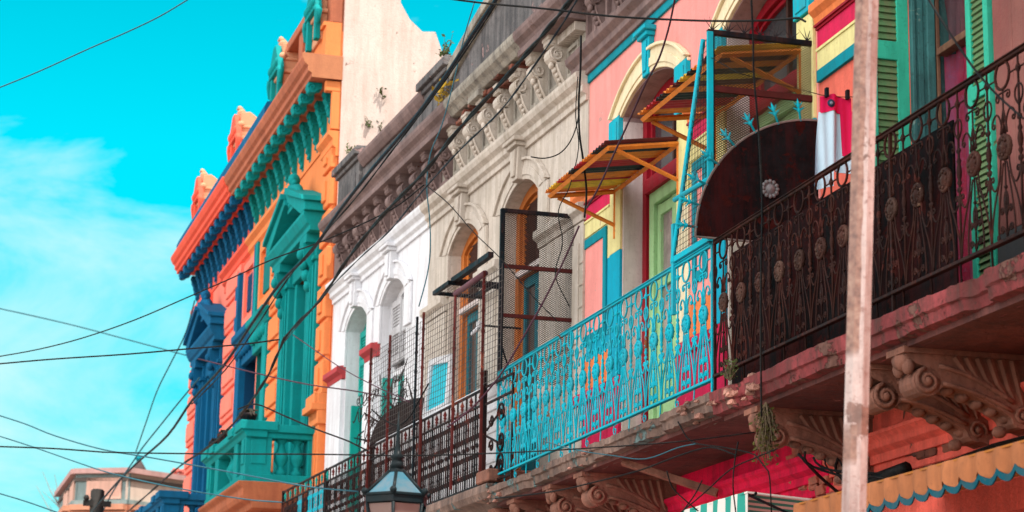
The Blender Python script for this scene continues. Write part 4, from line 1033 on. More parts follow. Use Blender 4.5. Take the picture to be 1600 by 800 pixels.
# scrolled iron infill closing the gap between the two railings
t = thing('iron_scroll_gate', M, (.55, .8, 4.2), 'narrow black iron infill with large open scrolls between the black and the turquoise railing', 'iron grille')
m = MB()
for z in (5.19, 5.02, 4.24): m.box(.12, .95, .79, .81, z - .01, z + .01)
m.box(.09, .11, .79, .81, 4.2, 5.2); put('frame', m, IRONM, M, t)
m = MB()
for z, d in ((4.86, 1), (4.60, -1), (4.38, 1)):
    m.tube([(a, .8, b) for a, b in [(.9, z - .1 * d)] + spiral(.45, z, .11, 1.6, R(0), d, 22, .12)], .012, 6); m.tube([(a, .8, b) for a, b in spiral(.75, z - .02, .07, 1.3, R(0), -d, 18, .12)], .010, 6)
put('scroll', m, IRONM, M, t)

# ---------------------------------------------------------------- mesh screens
def diag_mesh(mb, o0, o1, z0, z1, S, cell=.034, w=.0026, inside=None):
    """expanded metal in the plane s = S"""
    W_, H = o1 - o0, z1 - z0; k = -H
    asp = .62                                  # rise per run
    n = int((W_ + H / asp) / cell) + 1
    for sgn in (1, -1):
        for i in range(n):
            x = i * cell
            pts = []
            N_ = 2
            # line: o = x - (z/asp) for sgn 1 (mirrored for -1), clipped to the box
            a = (x, 0.0); b = (x - H / asp, H)
            (xa, za), (xb, zb) = a, b
            if xa > W_: za += (xa - W_) * asp; xa = W_
            if xb < 0: zb -= (0 - xb) * asp; xb = 0
            if za >= zb: continue
            if sgn < 0: xa, xb = W_ - xa, W_ - xb
            p, q_ = (S, o0 + xa, z0 + za), (S, o0 + xb, z0 + zb)
            if inside:
                # cut the strand into short pieces and keep those inside
                L_ = max(2, int(abs(zb - za) / .02)); seg = []
                for j in range(L_ + 1):
                    u = j / L_; P_ = tuple(A + (B - A) * u for A, B in zip(p, q_))
                    if inside(P_[1], P_[2]): seg.append(P_)
                if len(seg) > 1: mb.tube([seg[0], seg[-1]], w, 4, caps=False)
            else: mb.tube([p, q_], w, 4, caps=False)
t = thing('mesh_screen', T, (19.95, .4, 5.2), 'dark framed wire mesh screen with rusty crossbars at the far end of the turquoise railing', 'mesh screen')
S_ = 19.95
m = MB(); m.box(S_ - .02, S_ + .02, .765, .81, 5.16, 6.92); m.box(S_ - .02, S_ + .02, -.005, .035, 4.3, 6.92); m.box(S_ - .018, S_ + .018, 0, .80, 6.885, 6.925); m.prism([(.79, 5.55), (.79, 5.62), (.66, 5.20), (.62, 5.20)], S_ - .03, S_ - .012, 's'); put('frame', m, DARKST, T, t, bevel=.003)
for z in (6.345, 5.855, ):
    m = MB(); m.box(S_ - .015, S_ + .012, .03, .77, z - .02, z + .02); put('crossbar', m, BARRUST, T, t, bevel=.003)
m = MB(); diag_mesh(m, .03, .77, 5.88, 6.89, S_, .032); diag_mesh(m, .03, .77, 5.2, 5.84, S_, .032); put('wire_mesh', m, DARKST, T, t)

t = thing('mesh_screen', T, (14.2, .42, 5.3), 'turquoise edged wire mesh screen standing above the rusty quarter disc, with spikes along its top', 'mesh screen')
S_ = 14.2
m = MB(); m.box(S_ - .022, S_ + .022, .80, .848, 5.28, 6.88); m.box(S_ - .02, S_ + .02, -.035, .015, 5.3, 6.87)
put('upright', m, DARKST, T, t, bevel=.003)
m = MB(); m.box(S_ - .026, S_ - .0, .812, .856, 5.28, 6.86); m.tube([(14.36, .82, 6.86), (15.0, .82, 5.34), (14.99, .82, 5.30)], .020, 6); m.tube([(14.97, .82, 5.78), (14.25, .82, 5.76)], .020, 6); m.box(14.98, 15.02, .80, .83, 4.9, 5.6); m.box(14.2, 15.05, .775, .825, 5.30, 5.345)
put('turquoise_brace', m, TURQ, T, t, bevel=.002)
m = MB(); m.box(S_ - .018, S_ + .018, 0, .85, 6.84, 6.88); put('top_bar', m, DARKST, T, t, bevel=.003)
m = MB(); m.box(S_ - .016, S_ + .012, .0, .83, 6.405, 6.455); put('crossbar', m, BARRUST, T, t, bevel=.003)
m = MB(); diag_mesh(m, .01, .80, 6.44, 6.85, S_, .030, .0026); diag_mesh(m, .01, .80, 5.6, 6.41, S_, .030, .0026, inside=lambda o, z: (o * o + (z - 5.3) ** 2) > .80); put('wire_mesh', m, paint('olive wire mesh', (.035, .028, .014), .2, .3), T, t)
# fine dark gauze filling the leaning triangle
m = MB()
for i in range(36):
    z = 5.36 + i * .042; f = (z - 5.34) / 1.52; s1_ = 15.0 - .64 * f
    m.tube([(14.24, .82, z), (s1_, .82, z)], .0022, 4, caps=False)
for i in range(24):
    s_ = 14.26 + i * .032; zt = 5.34 + min(1.0, (15.0 - s_) / .64) * 1.5
    m.tube([(s_, .82, 5.3), (s_, .82, zt)], .0022, 4, caps=False)
put('side_gauze', m, DARKST, T, t)
m = MB(); 
for i in range(7):
    o = .06 + i * .125
    for a in (-50, -22, 8, 35): m.tube([(S_, o, 6.88), (S_ + .02, o + .10 * math.sin(R(a)), 6.88 + .11 * math.cos(R(a)))], [.005, .001], 4)
put('barbs', m, paint('black barb', (.02, .015, .02), .2, .2), T, t)
# quarter disc
Rq = .955
t = thing('quarter_disc_guard', T, (14.17, .45, 5.30), 'rusty quarter disc of sheet metal with flower rosette and turquoise spikes round its edge', 'metal guard')
m = MB(); arc = [(Rq * math.cos(R(a)), 5.305 + Rq * math.sin(R(a))) for a in range(0, 91, 5)]
m.prism([(0, 5.305)] + arc, 14.165, 14.175, 's'); put('plate', m, DISC, T, t)
m = MB(); m.tube([(14.168, a, b) for a, b in arc], .009, 5); m.box(14.16, 14.18, 0, Rq, 5.295, 5.307); put('edge_bar', m, paint('bare worn steel edge', (.20, .17, .16), .3, .6, rough=.5), T, t)
m = MB(); c_ = (14.162, .385, 5.70); m.lathe((14.163, c_[1], c_[2]), [(.062, 0), (.060, -.012), (.036, -.014), (.030, -.022), (.012, -.026), (.004, -.03)], 16, 's')
for k in range(12):
    a = 2 * PI * k / 12; m.blob((14.150, c_[1] + .056 * math.cos(a), c_[2] + .056 * math.sin(a)), .017, (.8, 1, 1), 6)
put('rosette', m, paint('zinc rosette', (.15, .15, .16), .3, .5, rough=.45), T, t)
def spike_mesh():
    m = MB(); m.lathe((0, 0, 0), [(.010, 0), (.009, .07), (.019, .08), (.009, .09), (.009, .105), (.018, .115), (.009, .125), (.012, .14), (.001, .175)], 7)
    for sx in (-1, 1): m.tube([(0, 0, .085), (0, sx * .025, .095), (0, sx * .045, .105)], [.008, .007, .003], 5); m.tube([(0, 0, .120), (0, sx * .022, .13), (0, sx * .034, .15)], [.007, .006, .002], 5)
    return mesh_of(m, TURQ)
spm = spike_mesh()
for a in (4, 14, 24, 35, 47, 59, 71, 82):
    y, z = (Rq - .01) * math.cos(R(a)), 5.305 + (Rq - .01) * math.sin(R(a))
    link('spike', spm, T, (14.17, y, z), t, rot=(R(a - 90) , 0, 0))

# mesh fence on top of the black railing
t = thing('mesh_fence', M, (3.2, .8, 4.25), 'square wire mesh fence on rusty red posts standing above the black railing', 'fence')
for s, mt in ((1.0, RUSTP), (1.98, RUSTP), (3.18, RUSTP), (3.44, DARKST), (4.58, RUSTP), (5.44, RUSTP)):
    m = MB(); m.box(s - .013, s + .013, .818, .842, 4.3, 6.36)
    for k in range(7): m.box(s - .018, s + .018, .814, .846, 4.9 + k * .21, 4.925 + k * .21)
    put('post', m, mt, M, t)
m = MB(); m.tube([(1.0, .82, 6.34), (2.02, .82, 6.33)], .032, 7); put('top_tube', m, paint('plum tube', (.16, .07, .09), .2, .4), M, t)
m = MB()
s = .42
while s < 5.5: m.tube([(s, .83, 5.2), (s, .83, 6.30 + .02 * math.sin(s * 5))], .0026, 4, caps=False); s += .085
z = 5.22
while z < 6.32: m.tube([(.42 + .52 * i, .83 + .008 * math.sin(i * 2 + z * 9), z + .008 * math.sin(i * 1.7 + z)) for i in range(10)] + [(5.45, .83, z)], .0030, 4, caps=False); z += .062
put('wire_mesh', m, paint('grey wire mesh', (.10, .09, .09), .2, .3), M, t)
m = MB()
for k in range(30):
    c = random.uniform(3.9, 6.1); z = random.uniform(5.3, 5.85); m.tube(bez((c, .8, z), (c + .2, .78, z + .2), (c + .1, .86, z - .25), (c + random.uniform(-.5, .5), .8, z + random.uniform(-.2, .25)), 8), .006, 4)
    for a in (0, 2, 4): m.tube([(c, .8, z), (c + .06 * math.cos(a + k), .8, z + .06 * math.sin(a + k))], .006, 4)
t2 = put('barbed_wire', m, paint('old barbed wire', (.03, .02, .02), .2, .2), M); tag(t2, 'tangle of dark barbed wire around the far quarter disc above the black railing', 'barbed wire')
t = thing('quarter_disc_guard', M, (5.7, .4, 5.2), 'plain dark quarter disc of sheet metal behind the mesh fence on the black railing', 'metal guard')
m = MB(); arc = [(.05 + .70 * math.cos(R(a)), 5.2 + .66 * math.sin(R(a))) for a in range(0, 91, 6)]; m.prism([(.05, 5.2)] + arc, 5.69, 5.70, 's'); put('plate', m, paint('black brown sheet', (.03, .018, .02), .2, .4), M, t)
m = MB()
for a in (8, 30, 52, 74): 
    y, z = .05 + .7 * math.cos(R(a)), 5.2 + .66 * math.sin(R(a)); m.tube([(5.69, y, z), (5.69, y + .2 * math.cos(R(a)), z + .2 * math.sin(R(a)))], [.014, .006], 5); m.tube([(5.69, y + .08, z + .12), (5.69, y + .14, z + .06)], .008, 4)
put('spike', m, DARKST, M, t)
t = thing('framed_board', M, (3.7, .5, 5.3), 'white framed cyan board leaning behind the mesh fence beside the orange door', 'board')
m = MB(); fr4 = [(3.20, 5.36), (4.22, 5.36), (3.98, 6.0), (3.12, 5.92), (3.20, 5.36)]; in4 = [(3.32, 5.42), (4.08, 5.42), (3.90, 5.92), (3.24, 5.85), (3.32, 5.42)]
m.ribbon(fr4, in4, .48, .53); put('frame', m, WHITE, M, t)
m = MB(); m.prism(in4[:-1], .49, .50, 'o'); put('panel', m, paint('cyan board', (.02, .62, .78), .08, .15, rough=.4), M, t)
t = thing('security_camera', M, (2.35, .4, 6.0), 'small white security camera on a bracket in front of the orange door', 'camera')
m = MB(); m.box(2.30, 2.37, .44, .48, 6.06, 6.13); m.tube([(2.34, .47, 6.06), (2.30, .54, 5.99)], .022, 8); m.tube([(2.30, .54, 5.99), (2.29, .555, 5.975)], [.02, .012], 8); put('housing', m, WHITE, M, t)
m = MB(); m.tube([(2.38, .44, 6.1), (2.38, -.02, 6.1)], .012, 5); put('bracket', m, DARKST, M, t)
t = thing('canopy_frame', M, (2.8, .4, 6.6), 'blue grey steel canopy frame over the orange door beside the mesh screen', 'canopy frame')
m = MB()
for s in (3.62, 3.05): m.box(s - .02, s + .02, 0, .60, 6.66, 6.70)
m.box(3.03, 3.64, .57, .61, 6.655, 6.705); m.box(3.03, 3.64, .1, .14, 6.655, 6.705); put('small_frame', m, DARKST, M, t, bevel=.003)
m = MB(); m.box(1.75, 3.1, .50, .56, 6.69, 6.75)
for s in (3.02,): m.box(s, s + .04, .02, .5, 6.68, 6.73)
put('long_frame', m, DARKST, M, t, bevel=.003)
m = MB()
for k in range(12): m.tube([(3.08 + k * .046, .12, 6.68), (3.08 + k * .046, .58, 6.68)], .002, 4)
for k in range(10): m.tube([(3.06, .14 + k * .046, 6.68), (3.62, .14 + k * .046, 6.68)], .002, 4)
put('wire_mesh', m, DARKST, M, t)

# ================================================================ AWNINGS
def stripe_mat(name, fr, s0, s1, cols):
    m_, t_, b_ = base_mat(name, .5)
    tcn = t_.nodes.new('ShaderNodeTexCoord'); sx = t_.nodes.new('ShaderNodeSeparateXYZ'); t_.links.new(tcn.outputs['Object'], sx.inputs[0])
    mr = t_.nodes.new('ShaderNodeMapRange'); mr.inputs[1].default_value = -(s1 - s0) / 2; mr.inputs[2].default_value = (s1 - s0) / 2; t_.links.new(sx.outputs[0], mr.inputs[0])
    r_ = t_.nodes.new('ShaderNodeValToRGB'); r_.color_ramp.interpolation = 'CONSTANT'; e = r_.color_ramp.elements
    while len(e) < len(cols): e.new(.5)
    for el, (p, c) in zip(e, cols): el.position = p; el.color = (*c, 1)
    t_.links.new(mr.outputs[0], r_.inputs[0])
    g = t_.nodes.new('ShaderNodeNewGeometry')
    f = nramp(noise(t_, g.outputs['Position'], 9, 6, .65), [(.3, .65), (.65, 1.05)], t_)
    cc = nmix(1.0, r_.outputs[0], f, t_, 'MULTIPLY')
    f2 = nramp(noise(t_, scaled(t_, g.outputs['Position'], (3, 20, 20)), 2, 5), [(.58, 0), (.72, .5)], t_)
    cc = nmix(f2, cc, (.12, .06, .04), t_)
    t_.links.new(cc, b_.inputs['Base Color']); return m_
cO, cR, cN, cY, cD = (.80, .26, .03), (.45, .012, .03), (.004, .018, .03), (.80, .55, .04), (.10, .010, .018)
FRO = paint('orange painted timber', (.74, .23, .035), .12, .4, (.25, .08, .03), rough=.5)
def awning(s0, s1, label, cols, zw=6.88, zo=6.775, D=.665):
    t = thing('awning', T, ((s0 + s1) / 2, 0, zw - .5), label, 'awning', 'striped corrugated awnings over the balcony doors')
    m = MB(); vs = []; n = 140; rows = [(-.0, zw + .035), (D + .04, zo + .030)]
    for i in range(n + 1):
        s = s0 - .03 + (s1 - s0 + .06) * i / n; h = .013 * math.sin(2 * PI * s / .078)
        for (o, z) in rows: vs.append((s, o, z + h))
        for (o, z) in rows: vs.append((s, o, z + h + .004))
    fs = []
    for i in range(n):
        a = i * 4; b = a + 4
        fs += [(a, a + 1, b + 1, b), (a + 2, b + 2, b + 3, a + 3), (a + 1, a + 3, b + 3, b + 1), (a, b, b + 2, a + 2)]
    fs += [(0, 2, 3, 1), (n * 4, n * 4 + 1, n * 4 + 3, n * 4 + 2)]
    m.add(vs, fs, False); put('corrugated_sheet', m, stripe_mat('awning stripes', T, s0, s1, cols), T, t)
    m = MB()
    def bar(a, b, w_=.024): m.tube([a, b], w_, 4)
    bar((s0, .0, zw - .01), (s0, D, zo - .01)); bar((s1, 0, zw - .01), (s1, D, zo - .01)); bar((s0, D, zo - .01), (s1, D, zo - .01)); bar((s0, .02, zw - .01), (s1, .02, zw - .01))
    put('frame', m, FRO, T, t)
    for s in (s0, s1):
        m = MB(); bar((s, .02, zw), (s, .02, zw - .47), .022); put('wall_post', m, FRO, T, t)
        m = MB(); bar((s, .03, zw - .34), (s, D - .08, zo - .02), .020); put('brace', m, FRO, T, t)
    return t
awning(17.05, 18.76, 'striped corrugated awning with orange frame over the far door, the lower left one', [(0, cD), (.06, cN), (.20, cO), (.36, cR), (.50, cN), (.60, cO), (.74, cR), (.80, cY), (.93, cO)])
awning(14.40, 16.15, 'striped corrugated awning with orange frame behind the turquoise edged mesh screen', [(0, cY), (.08, cD), (.18, cO), (.30, cN), (.36, cY), (.46, cD), (.55, cO), (.66, cN), (.76, cR), (.90, cO)])
# scalloped fabric canopies of the shops below
def valance(fr, s0, s1, o, zt, zb, cell, mat, trim, label, topz, stripes=None, under=None, catg='shop awning'):
    t = thing('shop_awning', fr, ((s0 + s1) / 2, o / 2, zb), label, catg)
    def edge(drop, off):
        pts = []; s = s0
        n = max(1, round((s1 - s0) / cell)); c = (s1 - s0) / n
        for k in range(n):
            for j in range(8): 
                u = j / 8; pts.append((s0 + c * (k + u), zb + drop + (.040 * (1 - math.sin(PI * u) ** .8))))
        pts.append((s1, zb + drop + .055)); return pts
    e1, e2 = edge(.022, 0), edge(0, 0)
    wav = lambda s: .018 * math.sin(s * 2 * PI / cell) + .01 * math.sin(s * 5.1)
    m = MB(); vs = []
    for p in e1: vs += [(p[0], o + wav(p[0]) * 0.3, zt), (p[0], o + .004 + wav(p[0]) * .6, (zt + p[1]) / 2), (p[0], o + wav(p[0]), p[1])]
    k = len(e1); vs2 = [(a, b - .004, c) for a, b, c in vs]
    fs = [(i * 3 + j, i * 3 + j + 1, i * 3 + j + 4, i * 3 + j + 3) for i in range(k - 1) for j in (0, 1)]
    m.add(vs, fs, True); m.add(vs2, fs, True); put('valance', m, mat, fr, t)
    if trim:
        m = MB(); vs = []
        for p, q_ in zip(e1, e2): vs += [(p[0], o + .004 + wav(p[0]) * .3, p[1] - .001), (p[0], o + .004 + wav(p[0]) * .3, q_[1] - .008 - .3 * (p[1] - q_[1]))]
        m.add(vs, [(i * 2, i * 2 + 1, i * 2 + 3, i * 2 + 2) for i in range(k - 1)], True); m.add([(a, b - .008, c) for a, b, c in vs], [(i * 2, i * 2 + 1, i * 2 + 3, i * 2 + 2) for i in range(k - 1)], True); put('scalloped_trim', m, trim, fr, t)
    m = MB(); m.prism([(.02, topz), (o, zt), (o, zt - .012), (.02, topz - .014)], s0, s1, 's')
    if under: pass
    put('canopy_sheet', m, under or mat, fr, t)
    m = MB(); m.tube([(s0, o - .06, zt - .012), (s1, o - .06, zt - .012)], .012, 6)
    for s in (s0 + .02, (s0 + s1) / 2, s1 - .02): m.tube([(s, .02, topz - .3), (s, o - .01, zt - .02)], .010, 5)
    put('rod', m, DARKST, fr, t); return t
GOLDF = paint('sun faded ochre canvas', (.42, .155, .065), .16, .5, (.22, .09, .045), rough=.85, bump=.15)
valance(K, 7.6, 12.3, 1.0, 3.185, 3.02, .185, GOLDF, paint('teal canvas edging', (.004, .09, .13), .1, .3), 'ochre canvas shop awning with blue scalloped edge at the bottom right', 3.30, under=paint('orange canvas underside', (.42, .15, .03), .1, .3))
m_, t_, b_ = base_mat('green and white stripes', .85)
tcn = t_.nodes.new('ShaderNodeTexCoord'); sx = t_.nodes.new('ShaderNodeSeparateXYZ'); t_.links.new(tcn.outputs['Object'], sx.inputs[0])
w1 = nmath('FRACT', nmath('MULTIPLY', sx.outputs[0], 4.4, t_), None, t_)
t_.links.new(nmix(nmath('GREATER_THAN', w1, .5, t_), (.66, .62, .58), (.01, .28, .22), t_), b_.inputs['Base Color'])
valance(T, 13.35, 14.6, .9, 3.39, 3.02, .3, m_, None, 'green and white striped shop awning under the balcony corner', 3.34)

# ================================================================ LAUNDRY
OL0, OR0, ZT0, ZB0 = .349, .134, 6.16, 5.50
t = thing('laundry_line', K, (13.2, .45, 6.0), 'thin washing line carrying the red and white shorts in front of the salmon wall', 'washing line')
m = MB(); m.tube([(13.3, .02, ZT0 + .02), (13.3, .2, ZT0), (13.3, OL0, ZT0), (13.6, .84, ZT0 + .2), (14.18, .83, ZT0 + .5)], .003, 4); put('line', m, WIRE['k'], K, t)
t = thing('sports_shorts', K, (13.05, .42, 5.4), 'white football shorts with red waistband and round dark crest, hung to dry', 'shorts')
SS = 13.3
def cloth(name, mat, ol, orr, z0, z1, off=0.0, split=None):
    """cloth in the plane square to the wall; ol(v), orr(v) give its outer and inner edge at height v"""
    m = MB(); nx, nz_ = 18, 16; vs = []
    for j in range(nz_ + 1):
        v = j / nz_; z = z0 + (z1 - z0) * v
        for i in range(nx + 1):
            u = i / nx; o = ol(z) + (orr(z) - ol(z)) * u
            wv = .022 * math.sin(o * 42 + z * 2) + .012 * math.sin(o * 85 + 1)
            vs.append((SS + off + wv * (1.15 - .5 * (z - 5.3)), o, z + .010 * math.sin(o * 30)))
    fs = [(j * (nx + 1) + i, j * (nx + 1) + i + 1, (j + 1) * (nx + 1) + i + 1, (j + 1) * (nx + 1) + i) for j in range(nz_) for i in range(nx)]
    m.add(vs, fs, True); m.add([(a_ + .008, b_, c_) for a_, b_, c_ in vs], fs, True); return put(name, m, mat, K, t)
CLW = paint('white jersey cloth', (.52, .68, .80), .05, .15, (.35, .5, .6), rough=.8, bump=.1)
CLR = paint('red jersey cloth', (.70, .012, .09), .06, .15, (.4, .01, .05), rough=.8, bump=.1)
left = lambda z: OL0 + (ZT0 - z) * .095
cloth('leg', CLW, left, lambda z: OL0 - .10 + (ZT0 - z) * .04, ZB0, ZT0 - .11); cloth('leg', CLW, lambda z: OL0 - .08, lambda z: OR0 - .01, ZB0 + .12, ZT0 - .11, .004)
cloth('waistband', CLR, lambda z: OL0 + .004, lambda z: OR0, ZT0 - .12, ZT0, -.006); cloth('side_stripe', CLR, lambda z: OR0 + .075 - (ZT0 - z) * .03, lambda z: OR0 - .01, ZT0 - .42, ZT0 - .10, -.008)
m = MB(); m.lathe((SS - .034, OL0 - .06, ZT0 - .062), [(.028, 0), (.028, .004)], 18, 's'); put('crest', m, paint('navy crest', (.03, .05, .10), .1, .1), K, t)
m = MB(); m.ribbon([(0, 0)] * 2, [(0, 0)] * 2, 0, 0) if False else m.lathe((SS - .038, OL0 - .060, ZT0 - .062), [(.012, 0), (.012, .003)], 12, 's'); put('crest_centre', m, paint('pale crest', (.25, .28, .36), .1, .1), K, t)
for i, s in enumerate((OR0 + .03, OL0 - .03)):
    m = MB(); m.box(SS - .045, SS - .01, s - .010, s + .010, ZT0 - .02, ZT0 + .045); o_ = put('clothes_peg', m, DARKST, K); tag(o_, ('dark clothes peg on the right end of the shorts waistband', 'dark clothes peg on the left end of the shorts waistband')[i], 'clothes peg', 'pegs on the washing line')

# ================================================================ STREET LAMP AND POLE
LX, LY = 2.655, 11.69
t = thing('street_lamp', G, (LX, LY, 0), 'old six sided lantern with teal glass roof and spike finial at the bottom', 'street lamp')
LI = paint('lamp iron', (.008, .018, .022), .2, .3, (.03, .02, .02), rough=.4)
def hexring(r0, r1, z0, z1, rr=.011):
    m = MB()
    for k in range(6):
        a = R(60 * k + 12); m.tube([(LX + r0 * math.cos(a), LY + r0 * math.sin(a), z0), (LX + r1 * math.cos(a), LY + r1 * math.sin(a), z1)], rr, 6)
    return m
def hexa(m, r0, r1, z0, z1, n=6, th=None):
    vs = [(LX + r * math.cos(R(60 * k + 12)), LY + r * math.sin(R(60 * k + 12)), z) for r, z in ((r0, z0), (r1, z1)) for k in range(6)]
    m.add(vs, [(k, (k + 1) % 6, 6 + (k + 1) % 6, 6 + k) for k in range(6)] + [(0, 1, 2, 3, 4, 5), (11, 10, 9, 8, 7, 6)]); return m
ZL = 3.035
m = hexring(.182, .045, ZL, ZL + .135, .009); hexa(m, .05, .04, ZL + .13, ZL + .16); put('roof_ribs', m, LI, G, t)
tg, tt, tb_ = base_mat('teal roof glass', .25); tb_.inputs['Base Color'].default_value = (.03, .22, .30, 1); tb_.inputs['Specular IOR Level'].default_value = .8
nn = nramp(noise(tt, tt.nodes.new('ShaderNodeNewGeometry').outputs['Position'], 9, 4), [(.35, 0), (.65, 1)], tt); tt.links.new(nmix(nn, (.01, .12, .18), (.08, .13, .16), tt), tb_.inputs['Base Color'])
m = MB(); hexa(m, .178, .042, ZL + .002, ZL + .133); put('roof_glass', m, tg, G, t)
m = MB(); hexa(m, .185, .185, ZL - .05, ZL - .0); hexa(m, .195, .195, ZL - .012, ZL + .004); put('roof_band', m, LI, G, t, bevel=.003)
m = MB(); m.lathe((LX, LY, ZL + .15), [(.045, 0), (.035, .03), (.028, .05), (.042, .06), (.020, .085), (.014, .12), (.010, .2), (.002, .32)], 10); put('finial', m, LI, G, t)
m = hexring(.10, .175, ZL - .46, ZL - .05, .010); hexa(m, .11, .11, ZL - .48, ZL - .45); put('cage', m, LI, G, t)
gm, gt_, gb_ = base_mat('lantern glass', .1); gb_.inputs['Base Color'].default_value = (.30, .20, .18, 1); gb_.inputs['Transmission Weight'].default_value = .35
m = MB(); hexa(m, .096, .168, ZL - .45, ZL - .055); put('glass', m, gm, G, t)
m = MB(); m.lathe((LX, LY, 0), [(.16, 0), (.16, .2), (.10, .3), (.07, .5), (.05, .6), (.045, 2.2), (.07, 2.24), (.04, 2.3), (.03, 2.5), (.09, 2.6), (.11, 2.63)], 12); put('post', m, LI, G, t)
for k in range(6):
    a = R(60 * k + 12); m = MB(); m.blob((LX + .19 * math.cos(a), LY + .19 * math.sin(a), ZL + .012), .020); put('corner_knob', m, LI, G, t)

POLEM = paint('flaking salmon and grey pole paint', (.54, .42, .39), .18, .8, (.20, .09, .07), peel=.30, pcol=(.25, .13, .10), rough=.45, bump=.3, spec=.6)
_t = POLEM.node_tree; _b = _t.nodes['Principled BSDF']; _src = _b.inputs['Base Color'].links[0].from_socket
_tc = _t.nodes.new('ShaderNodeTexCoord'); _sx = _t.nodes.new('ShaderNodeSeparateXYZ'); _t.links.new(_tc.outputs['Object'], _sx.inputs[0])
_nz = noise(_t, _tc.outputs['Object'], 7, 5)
# rust and painted shade brown the street side; low pale gaps mimic light patches
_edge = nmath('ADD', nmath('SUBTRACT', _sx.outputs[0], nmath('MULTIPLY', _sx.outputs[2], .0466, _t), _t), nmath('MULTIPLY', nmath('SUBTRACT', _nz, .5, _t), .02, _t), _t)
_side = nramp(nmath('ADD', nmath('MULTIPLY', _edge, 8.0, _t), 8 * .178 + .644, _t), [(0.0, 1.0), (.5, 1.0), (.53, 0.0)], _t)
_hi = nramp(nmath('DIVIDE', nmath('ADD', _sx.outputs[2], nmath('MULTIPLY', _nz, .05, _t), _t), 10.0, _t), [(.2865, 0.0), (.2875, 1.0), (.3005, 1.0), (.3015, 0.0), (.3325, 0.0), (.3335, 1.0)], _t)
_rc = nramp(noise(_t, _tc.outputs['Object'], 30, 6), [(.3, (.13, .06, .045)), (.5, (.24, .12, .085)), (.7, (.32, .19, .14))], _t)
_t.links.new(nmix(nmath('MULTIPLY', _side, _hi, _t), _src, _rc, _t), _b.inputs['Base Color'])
t = thing('street_pole', G, (3.68, 8.273, 0), 'tall slim metal pole with flaking pink paint standing in front of the dark railing', 'pole')
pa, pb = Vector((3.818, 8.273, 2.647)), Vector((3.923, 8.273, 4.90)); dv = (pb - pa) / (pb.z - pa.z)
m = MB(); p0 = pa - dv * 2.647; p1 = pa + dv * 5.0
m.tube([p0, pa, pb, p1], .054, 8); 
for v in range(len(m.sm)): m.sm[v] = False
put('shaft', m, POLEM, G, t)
m = MB(); m.lathe((p0.x, p0.y, 0.13), [(.14, 0), (.14, .02), (.075, .03), (.07, .2)], 12); put('base_flange', m, DARKST, G, t)

# ================================================================ FAR CORNER BUILDING
fb = thing('corner_building', G, (6.1, 60.6, 0), 'distant low building with peach walls and grey green frames at the bottom left', 'building')
A_, C_, D_, E_ = Vector((4.74, 60.84, 0)), Vector((6.125, 60.0, 0)), Vector((9.9, 62.6, 0)), Vector((4.72, 66.6, 0))
ZT = 9.3
def quadwall(p, q, z0, z1, mat, name, off=0.0, th=.25):
    d = (q - p).normalized(); n_ = Vector((d.y, -d.x, 0)); m = MB()
    a, b = p + n_ * off, q + n_ * off; a2, b2 = a - n_ * th, b - n_ * th
    m.add([(a.x, a.y, z0), (b.x, b.y, z0), (b.x, b.y, z1), (a.x, a.y, z1), (a2.x, a2.y, z0), (b2.x, b2.y, z0), (b2.x, b2.y, z1), (a2.x, a2.y, z1)],
          [(0, 1, 2, 3), (5, 4, 7, 6), (3, 2, 6, 7), (0, 4, 5, 1), (0, 3, 7, 4), (1, 5, 6, 2)])
    return put(name, m, mat, G, fb)
GG = paint('grey green render', (.22, .30, .30), .1, .3); PCH = paint('far peach render', (.70, .42, .33), .06, .2); CRM = paint('far cream render', (.62, .50, .42), .05, .2); ORC = paint('far orange cornice', (.60, .27, .17), .06, .2)
segs = ((E_, A_), (A_, C_), (C_, D_))
for i, (p, q) in enumerate(segs):
    quadwall(p, q, 0, ZT - .95, ORC if i < 2 else CRM, 'lower_wall'); 
    quadwall(p, q, ZT - .95, ZT, GG if i < 2 else CRM, 'upper_wall', -.05)
    quadwall(p, q, ZT - .10, ZT + .04, paint('far rose coping', (.50, .30, .28), .08, .2), 'coping', .12, .4)
    quadwall(p, q, ZT - .95, ZT - .83, GG, 'sill', .06, .2); quadwall(p, q, ZT - 1.12, ZT - .97, ORC, 'cornice', .28, .3); quadwall(p, q, ZT - 1.35, ZT - 1.14, ORC, 'cornice', .14, .2)
d_ = (C_ - A_)
quadwall(A_ + d_ * .22, A_ + d_ * .86, ZT - .80, ZT - .22, PCH, 'wall_panel', .0, .1)
d_ = (A_ - E_)
quadwall(E_ + d_ * .35, E_ + d_ * .62, ZT - .80, ZT - .22, PCH, 'wall_panel', .0, .1); quadwall(E_ + d_ * .72, E_ + d_ * .94, ZT - .80, ZT - .22, PCH, 'wall_panel', .0, .1)
m = MB(); m.prism([(A_.x, A_.y), (C_.x, C_.y), (D_.x, D_.y), (D_.x - 2, D_.y + 8), (E_.x + 1, E_.y + 4), (E_.x, E_.y)], ZT - .3, ZT - .2, 'z'); put('roof', m, ROOFM, G, fb)
t = thing('chimney_pot', G, (6.5, 61.3, ZT), 'small dark roof cowl on the corner of the far low building', 'chimney pot')
m = MB(); m.lathe((6.45, 60.7, ZT), [(.22, 0), (.20, .12), (.10, .28), (.05, .36)], 10); put('cowl', m, paint('far dark vase', (.08, .06, .06)), G, t); m = MB(); m.blob((6.42, 60.7, ZT + .42), .09); put('knob', m, TEALT, G, t)
t = thing('flower_tub', G, (7.7, 61.3, ZT), 'small tub of red flowers on the roof edge of the far low building', 'plant tub')
m = MB(); m.box(7.45, 7.85, 61.2, 61.5, ZT - .1, ZT + .12); put('tub', m, paint('far red tub', (.4, .1, .08)), G, t)
m = MB()
